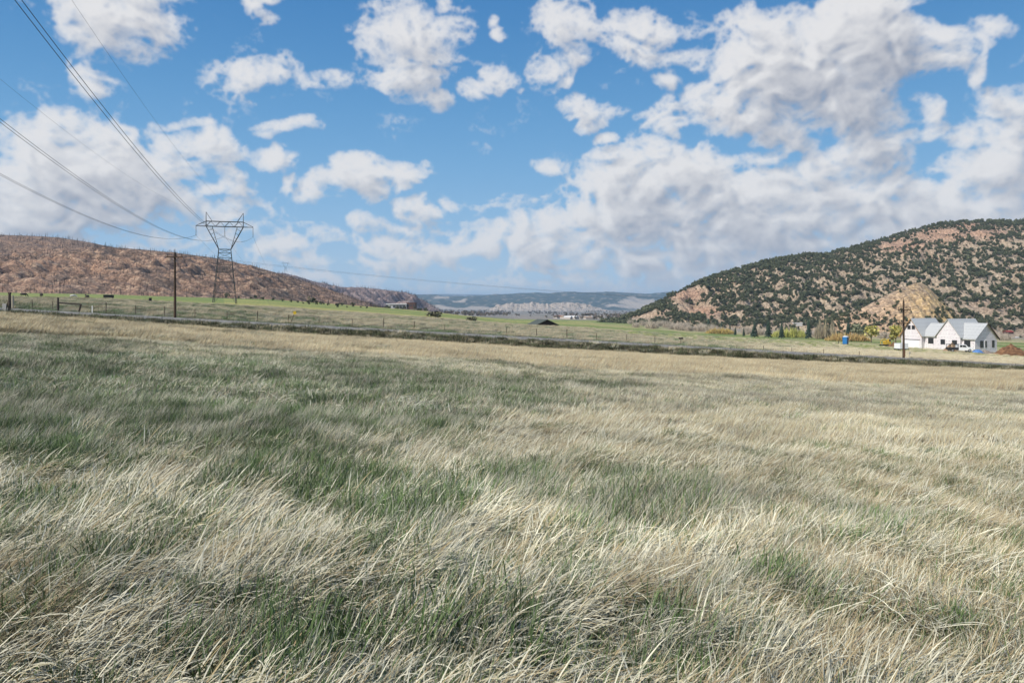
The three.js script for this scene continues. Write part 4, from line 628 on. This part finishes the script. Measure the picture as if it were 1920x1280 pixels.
{
  const wrap = mat(0.86, 0.84, 0.85, 0.7, { map: wrapTexture() }), under = mat(0.90, 0.93, 0.94, 0.6, { map: grainTex }), fascia = mat(0.42, 0.24, 0.11, 0.8), darkTrim = mat(0.07, 0.045, 0.03, 0.8), dark = mat(0.03, 0.032, 0.038, 0.25), frameM = mat(0.08, 0.075, 0.08, 0.6), doorM = mat(0.80, 0.80, 0.82, 0.6), white = mat(0.8, 0.8, 0.8, 0.6);
  const Cn = onGround(1829, 195); Cn.y -= 0.1;
  const house = thing('house', 'white unfinished house wrapped in building paper with pale blue-grey roofs', 'house', Cn, 118 * Math.PI / 180);
  // local x runs along the front to the garage end, z runs back
  const wing = (x0, x1, z0, z1, eave, ridge, alongZ) => {
    const g = alongZ ? gableGeo(x1 - x0, eave, ridge, z1 - z0) : gableGeo(z1 - z0, eave, ridge, x1 - x0), rs = [-1, 1].map((s) => alongZ ? roofSlab(x1 - x0, eave, ridge, z1 - z0, s) : roofSlab(z1 - z0, eave, ridge, x1 - x0, s));
    const seat = (q) => alongZ ? q.translate((x0 + x1) / 2, 0, z0) : q.rotateY(Math.PI / 2).translate(x0, 0, (z0 + z1) / 2);
    part('wall', seat(g), wrap, house); for (const r of rs) { const m = part('roof', seat(r), under, house); m.material = under; }
  };
  wing(0, 6, 0, 10, 3.4, 7.2, false); wing(3.4, 9.8, -0.8, 11, 4.0, 8.3, true); wing(9.0, 14.3, 0.35, 8.4, 3.8, 7.0, false); wing(14, 20, -1.0, 9.6, 4.0, 8.3, true);
  // rakes: raw wood at the garage gable, dark board at the end gable
  part('rake_board', join([bar(V(20.5, 3.2, -1.5), V(17, 8.45, -1.5), 0.22), bar(V(13.5, 3.2, -1.5), V(17, 8.45, -1.5), 0.1)]), fascia, house);
  part('rake_board', bar(V(-0.5, 2.95, 10.5), V(-0.5, 7.35, 5), 0.24), darkTrim, house);
  const win = (x, y, w, h, z, panes = 2, fr = frameM) => { const o = part('window', box(w + 0.16, h + 0.16, 0.10, x, y, z), fr, house); for (let i = 0; i < panes; i++) part('pane', box(w / panes - 0.06, h, 0.06, x - w / 2 + w * (i + 0.5) / panes, y, z - 0.05), dark, o); return o; };
  win(2.0, 2.0, 1.5, 1.6, 0, 2); win(4.9, 2.2, 1.2, 1.2, -0.8, 2); win(8.1, 2.3, 1.1, 1.2, -0.8, 1); win(12.2, 2.4, 1.4, 1.4, 0.35, 2); win(16.4, 6.0, 0.8, 0.95, -1.0, 1); win(17.7, 6.0, 0.8, 0.95, -1.0, 1);
  const endWin = (z, y, w, h, fr = frameM) => { const o = part('window', box(0.10, h + 0.16, w + 0.16, 0, y, z), fr, house); part('pane', box(0.06, h, w, -0.05, y, z), dark, o); };
  endWin(3.0, 1.9, 1.3, 1.7); endWin(4.8, 1.9, 0.75, 1.8, white); endWin(8.2, 1.9, 1.0, 1.8);
  const gd = part('garage_door', box(4.6, 2.5, 0.08, 17, 1.15, -1.02), doorM, house); for (let i = 0; i < 4; i++) part('door_panel', box(4.4, 0.52, 0.05, 17, 0.22 + i * 0.62, -1.07), doorM, gd);
  part('lintel', box(5.0, 0.16, 0.12, 17, 2.6, -1.05), frameM, house);
}
{ // dark shed below the crest
  const o = thing('shed', 'low dark brown shed with a green-grey gable roof in the pasture', 'shed', onGround(1017, 226, -1.75), 0.42), wood = mat(0.05, 0.03, 0.024, 0.9), roof = mat(0.075, 0.085, 0.07, 0.8);
  o.scale.setScalar(1.15); part('wall', gableGeo(6.2, 1.9, 3.2, 5).translate(0, 0, -2.5), wood, o); for (const s of [-1, 1]) part('roof', roofSlab(6.2, 1.9, 3.2, 5, s, 0.5, 0.14).translate(0, 0, -2.5), roof, o); part('door', box(1.6, 1.8, 0.08, 0.4, 0.9, 2.56), mat(0.075, 0.03, 0.022), o);
}
{ // long white house on the bluff
  const [x, y, d] = knoll.yAt(745, 0.97), o = thing('bluff_house', 'long low flat roofed white house with a red-brown wing on the bluff', 'house', V(x, y - 0.6, -d), -0.1), s = d / F, wh = mat(0.75, 0.74, 0.72), dk = mat(0.035, 0.035, 0.04, 0.4), rd = mat(0.11, 0.06, 0.045);
  part('wall', box(32 * s, 5.2, 9, 3 * s, 2.6, 0), mat(0.40, 0.40, 0.40), o); part('roof', box(40 * s, 0.7, 11, 0, 5.6, 0), wh, o); part('wall', box(5 * s, 5, 9, -15 * s, 2.5, 0), wh, o); for (let i = 0; i < 4; i++) part('window', box(5 * s, 2.4, 0.1, (-4 + i * 6) * s, 2.8, 4.56), dk, o);
  part('wing', box(16 * s, 6.6, 8, 27 * s, 3.3, -1), rd, o); part('wing_roof', box(17 * s, 0.6, 9, 27 * s, 6.9, -1), mat(0.12, 0.05, 0.035), o); for (let i = 0; i < 3; i++) part('window', box(2.6 * s, 2, 0.1, (22 + i * 5) * s, 4, 3.06), dk, o);
}
{ // far red roof, white trailer, white hut on the hill
  const o = thing('red_roofed_house', 'small house with a bright red roof at the edge of the wooded hill', 'house', (() => { const q = hillE.yAt(1891, 0.05); return V(q[0], q[1] + 0.6, -q[2]); })(), 0.3); part('wall', gableGeo(8, 2.6, 4.4, 7).rotateY(Math.PI / 2).translate(-3.5, 0, 0).scale(1.5, 1, 1), mat(0.10, 0.05, 0.04), o); for (const s of [-1, 1]) part('roof', roofSlab(8, 2.6, 4.4, 7, s).rotateY(Math.PI / 2).translate(-3.5, 0, 0).scale(1.5, 1, 1), mat(0.30, 0.045, 0.035), o); o.scale.setScalar(0.72);
  part('foundation', box(13, 3, 8.4, 0, -1.6, 0), mat(0.35, 0.29, 0.22), o);
  const t = thing('white_trailer', 'small white trailer home beyond the brown dirt heap', 'trailer', (() => { const q = hillE.yAt(1911, 0.012); return V(q[0], q[1], -q[2]); })(), 0.1); part('body', box(5.2, 2.1, 2.4, 0, 1.5, 0), mat(0.75, 0.74, 0.72), t); part('roof', box(5.4, 0.15, 2.6, 0, 2.63, 0), mat(0.6, 0.6, 0.6), t); part('window', box(1.6, 0.7, 0.05, 0.6, 1.7, 1.22), mat(0.03, 0.03, 0.04, 0.3), t); for (const x of [-1.6, 1.6]) part('wheel', new THREE.CylinderGeometry(0.35, 0.35, 0.2, 12).rotateX(Math.PI / 2).translate(x, 0.3, 1), mat(0.03, 0.03, 0.03), t);
  const [hx, hy, hd] = hillE.yAt(1496, 0.09), h = thing('hill_hut', 'small white flat hut among the trees low on the wooded hill', 'hut', V(hx, hy, -hd)); part('wall', box(9, 3, 5, 0, 1.2, 0), mat(0.6, 0.58, 0.55), h); part('roof', box(10, 0.5, 6, 0, 2.9, 0), mat(0.78, 0.78, 0.78), h);
}
// ------------------------------------------------------------------ building site: truck, excavator, toilet, trailer, heaps
{
  const white = mat(0.78, 0.78, 0.79, 0.3, {}), black = mat(0.02, 0.02, 0.022, 0.6), tyre = mat(0.018, 0.018, 0.018, 0.9), glass = mat(0.025, 0.03, 0.035, 0.12), rimM = mat(0.4, 0.4, 0.4, 0.4, { metalness: 0.6 });
  const wheelOn = (o, x, z, r = 0.4) => { const w = new THREE.Group(); w.name = 'wheel'; w.position.set(x, r, z); o.add(w); const t = new THREE.TorusGeometry(r * 0.72, r * 0.28, 8, 18); part('tyre', t, tyre, w); part('rim', new THREE.CylinderGeometry(r * 0.5, r * 0.5, 0.16, 14).rotateX(Math.PI / 2), rimM, w); };
  { // pickup: nose towards +x
    const o = thing('pickup_truck', 'white crew cab pickup with a black rack bed parked before the white house', 'truck', onGround(1799, 186), -0.12), sh = new THREE.Shape([[-0.4, 0.45], [2.95, 0.45], [3.0, 0.95], [2.85, 1.12], [1.75, 1.2], [1.15, 1.86], [-0.2, 1.9], [-0.4, 1.8]].map((p) => new THREE.Vector2(...p)));
    part('body', new THREE.ExtrudeGeometry(sh, { depth: 1.78, bevelEnabled: true, bevelSize: 0.05, bevelThickness: 0.05, bevelSegments: 2 }).translate(0, 0, -0.89), white, o);
    const wn = (pts, z) => part('window', new THREE.ExtrudeGeometry(new THREE.Shape(pts.map((p) => new THREE.Vector2(...p))), { depth: 0.03, bevelEnabled: false }).translate(0, 0, z), glass, o);
    for (const z of [0.95, -0.98]) { wn([[-0.25, 1.25], [0.35, 1.25], [0.35, 1.75], [-0.2, 1.75]], z); wn([[0.45, 1.25], [1.4, 1.25], [1.05, 1.75], [0.45, 1.75]], z); }
    part('bed', box(2.3, 0.55, 1.85, -1.6, 0.85, 0), black, o); const rk = []; for (const z of [-0.88, 0.88]) { for (const x of [-2.6, -1.6, -0.6]) rk.push(bar(V(x, 1.1, z), V(x, 1.95, z), 0.08)); rk.push(bar(V(-2.75, 1.95, z), V(0.3, 1.95, z), 0.08)); } for (const x of [-2.6, -0.6]) rk.push(bar(V(x, 1.95, -0.88), V(x, 1.95, 0.88), 0.08)); part('rack', join(rk), black, o);
    part('bumper', box(0.18, 0.3, 1.85, 3.08, 0.55, 0), black, o); part('grille', box(0.08, 0.4, 1.3, 3.04, 0.9, 0), black, o); for (const z of [-0.75, 0.75]) part('headlight', box(0.06, 0.18, 0.3, 3.02, 0.98, z), mat(0.7, 0.7, 0.68, 0.2), o);
    for (const x of [-1.9, 2.1]) for (const z of [-0.86, 0.86]) wheelOn(o, x, z, 0.42);
  }
  { const o = thing('excavator', 'yellow excavator with lowered boom beside the building site', 'excavator', onGround(1664, 212), 0.3), y = mat(0.52, 0.34, 0.04, 0.6); o.scale.setScalar(0.68);
    for (const z of [-0.9, 0.9]) part('track', new THREE.ExtrudeGeometry(new THREE.Shape().absarc(-1.1, 0.4, 0.4, Math.PI / 2, Math.PI * 1.5).absarc(1.1, 0.4, 0.4, -Math.PI / 2, Math.PI / 2), { depth: 0.5, bevelEnabled: false }).translate(0, 0, z - 0.25), black, o);
    part('body', join([box(2.4, 0.9, 2.0, -0.1, 1.35, 0), box(0.9, 0.7, 1.9, -1.1, 1.95, 0)]), y, o); const cab = part('cab', box(1.1, 1.3, 0.95, 0.5, 2.35, 0.5), y, o); part('window', box(0.9, 0.8, 0.04, 0.5, 2.5, 1.0), glass, cab); part('window', box(0.04, 0.8, 0.8, 1.07, 2.5, 0.5), glass, cab);
    part('boom', join([bar(V(0.9, 1.7, -0.2), V(-0.6, 3.1, -0.9), 0.3), bar(V(-0.6, 3.1, -0.9), V(-2.6, 2.4, -0.7), 0.28)]), y, o); part('stick', bar(V(-2.6, 2.4, -0.7), V(-2.9, 0.9, -0.5), 0.22), y, o); part('bucket', box(0.8, 0.6, 0.8, -2.8, 0.5, -0.5), black, o); }
  { const o = thing('portable_toilet', 'bright blue portable toilet with a pale roof on the dry grass', 'toilet', onGround(1586, 205), 0.75), b = mat(0.02, 0.16, 0.42, 0.5); part('body', box(1.15, 2.0, 1.15, 0, 1.05, 0), b, o); part('door', box(0.8, 1.75, 0.05, 0, 1.0, 0.6), mat(0.015, 0.08, 0.2, 0.5), o); part('roof', new THREE.CylinderGeometry(0.55, 0.86, 0.22, 4).rotateY(Math.PI / 4).translate(0, 2.16, 0), mat(0.75, 0.76, 0.76), o); part('vent_pipe', rod(V(0.4, 1.9, -0.4), V(0.4, 2.45, -0.4), 0.06, 0.06), mat(0.3, 0.3, 0.3), o); part('skid', box(1.25, 0.12, 1.25, 0, 0.04, 0), black, o); }
  single('stake_post', box(0.12, 1.0, 0.12, 0, 0.4, 0), black, 'short dark post next to the blue toilet', 'post', onGround(1573, 204));
  { const o = thing('cargo_trailer', 'white boxy cargo trailer at the garage end of the white house', 'trailer', onGround(1691, 178), 0.25); part('body', box(2.3, 1.25, 1.9, -0.1, 1.05, 0), white, o); part('end_panel', box(0.06, 1.2, 1.8, 1.08, 1.05, 0), mat(0.35, 0.37, 0.38), o); part('frame', box(2.6, 0.14, 1.9, 0, 0.35, 0), black, o); part('hitch', bar(V(-1.3, 0.35, 0), V(-2.2, 0.3, 0), 0.12), black, o); for (const z of [-0.85, 0.85]) wheelOn(o, 0, z, 0.33); }
  const heap = (name, px, d, w, h, m, label, seed, dp = 0.7) => { const R = rngOf(seed), g = new THREE.SphereGeometry(1, 40, 16, 0, 6.2832, 0, Math.PI / 2), p = g.attributes.position; for (let i = 0; i < p.count; i++) { const x = p.getX(i), y = p.getY(i), z = p.getZ(i), r = Math.hypot(x, z), a = Math.max(0, 1 - r) ** 0.85 + 0.12 * n3(x * 2.4 + seed, z * 2.4, 1) * (1 - r) + 0.05 * n3(x * 7, z * 7, seed) * (1 - r * r); const e = 1 + 0.14 * n2(Math.atan2(z, x) * 1.1 + seed, 3); p.setXYZ(i, x * w / 2 * e, y > 0.999 ? h : a * h - 0.12, z * w / 2 * dp * e); } g.computeVertexNormals(); return single(name, g, m, label, 'heap', onGround(px, d, -0.05)); };
  const dirt = mat(0.34, 0.175, 0.085, 1, { map: grainTex }), sand = mat(0.52, 0.36, 0.22, 1, { map: grainTex });
  heap('dirt_heap', 1896, 184, 8.6, 2.9, dirt, 'large heap of red-brown dirt beyond the end of the white house', 3, 0.8); heap('sand_heap', 1786, 191, 4.4, 2.2, sand, 'tan sand heap against the front of the white house', 4); heap('gravel_heap', 1848, 186, 4.2, 1.0, mat(0.48, 0.40, 0.33, 1, { map: grainTex }), 'low pale gravel heap at the shaded gable end', 5); heap('soil_heap', 1676, 208, 3.6, 1.7, mat(0.32, 0.18, 0.09, 1, { map: grainTex }), 'small brown soil heap behind the white cargo trailer', 6);
  { const g = new THREE.PlaneGeometry(2.9, 1.8, 18, 12).rotateX(-Math.PI / 2), p = g.attributes.position; for (let i = 0; i < p.count; i++) { const x = p.getX(i), z = p.getZ(i); p.setY(i, 0.75 * Math.max(0, 1 - (x / 1.35) ** 2 - (z / 0.85) ** 2) ** 0.5 + 0.09 * n2(x * 2.5, z * 2.5) - 0.02); } g.computeVertexNormals(); single('tarp', g, mat(0.10, 0.22, 0.48, 0.5), 'crumpled blue tarp over a pile in front of the house corner', 'tarp', onGround(1833, 185)); }
}
renderer.render(scene, camera);
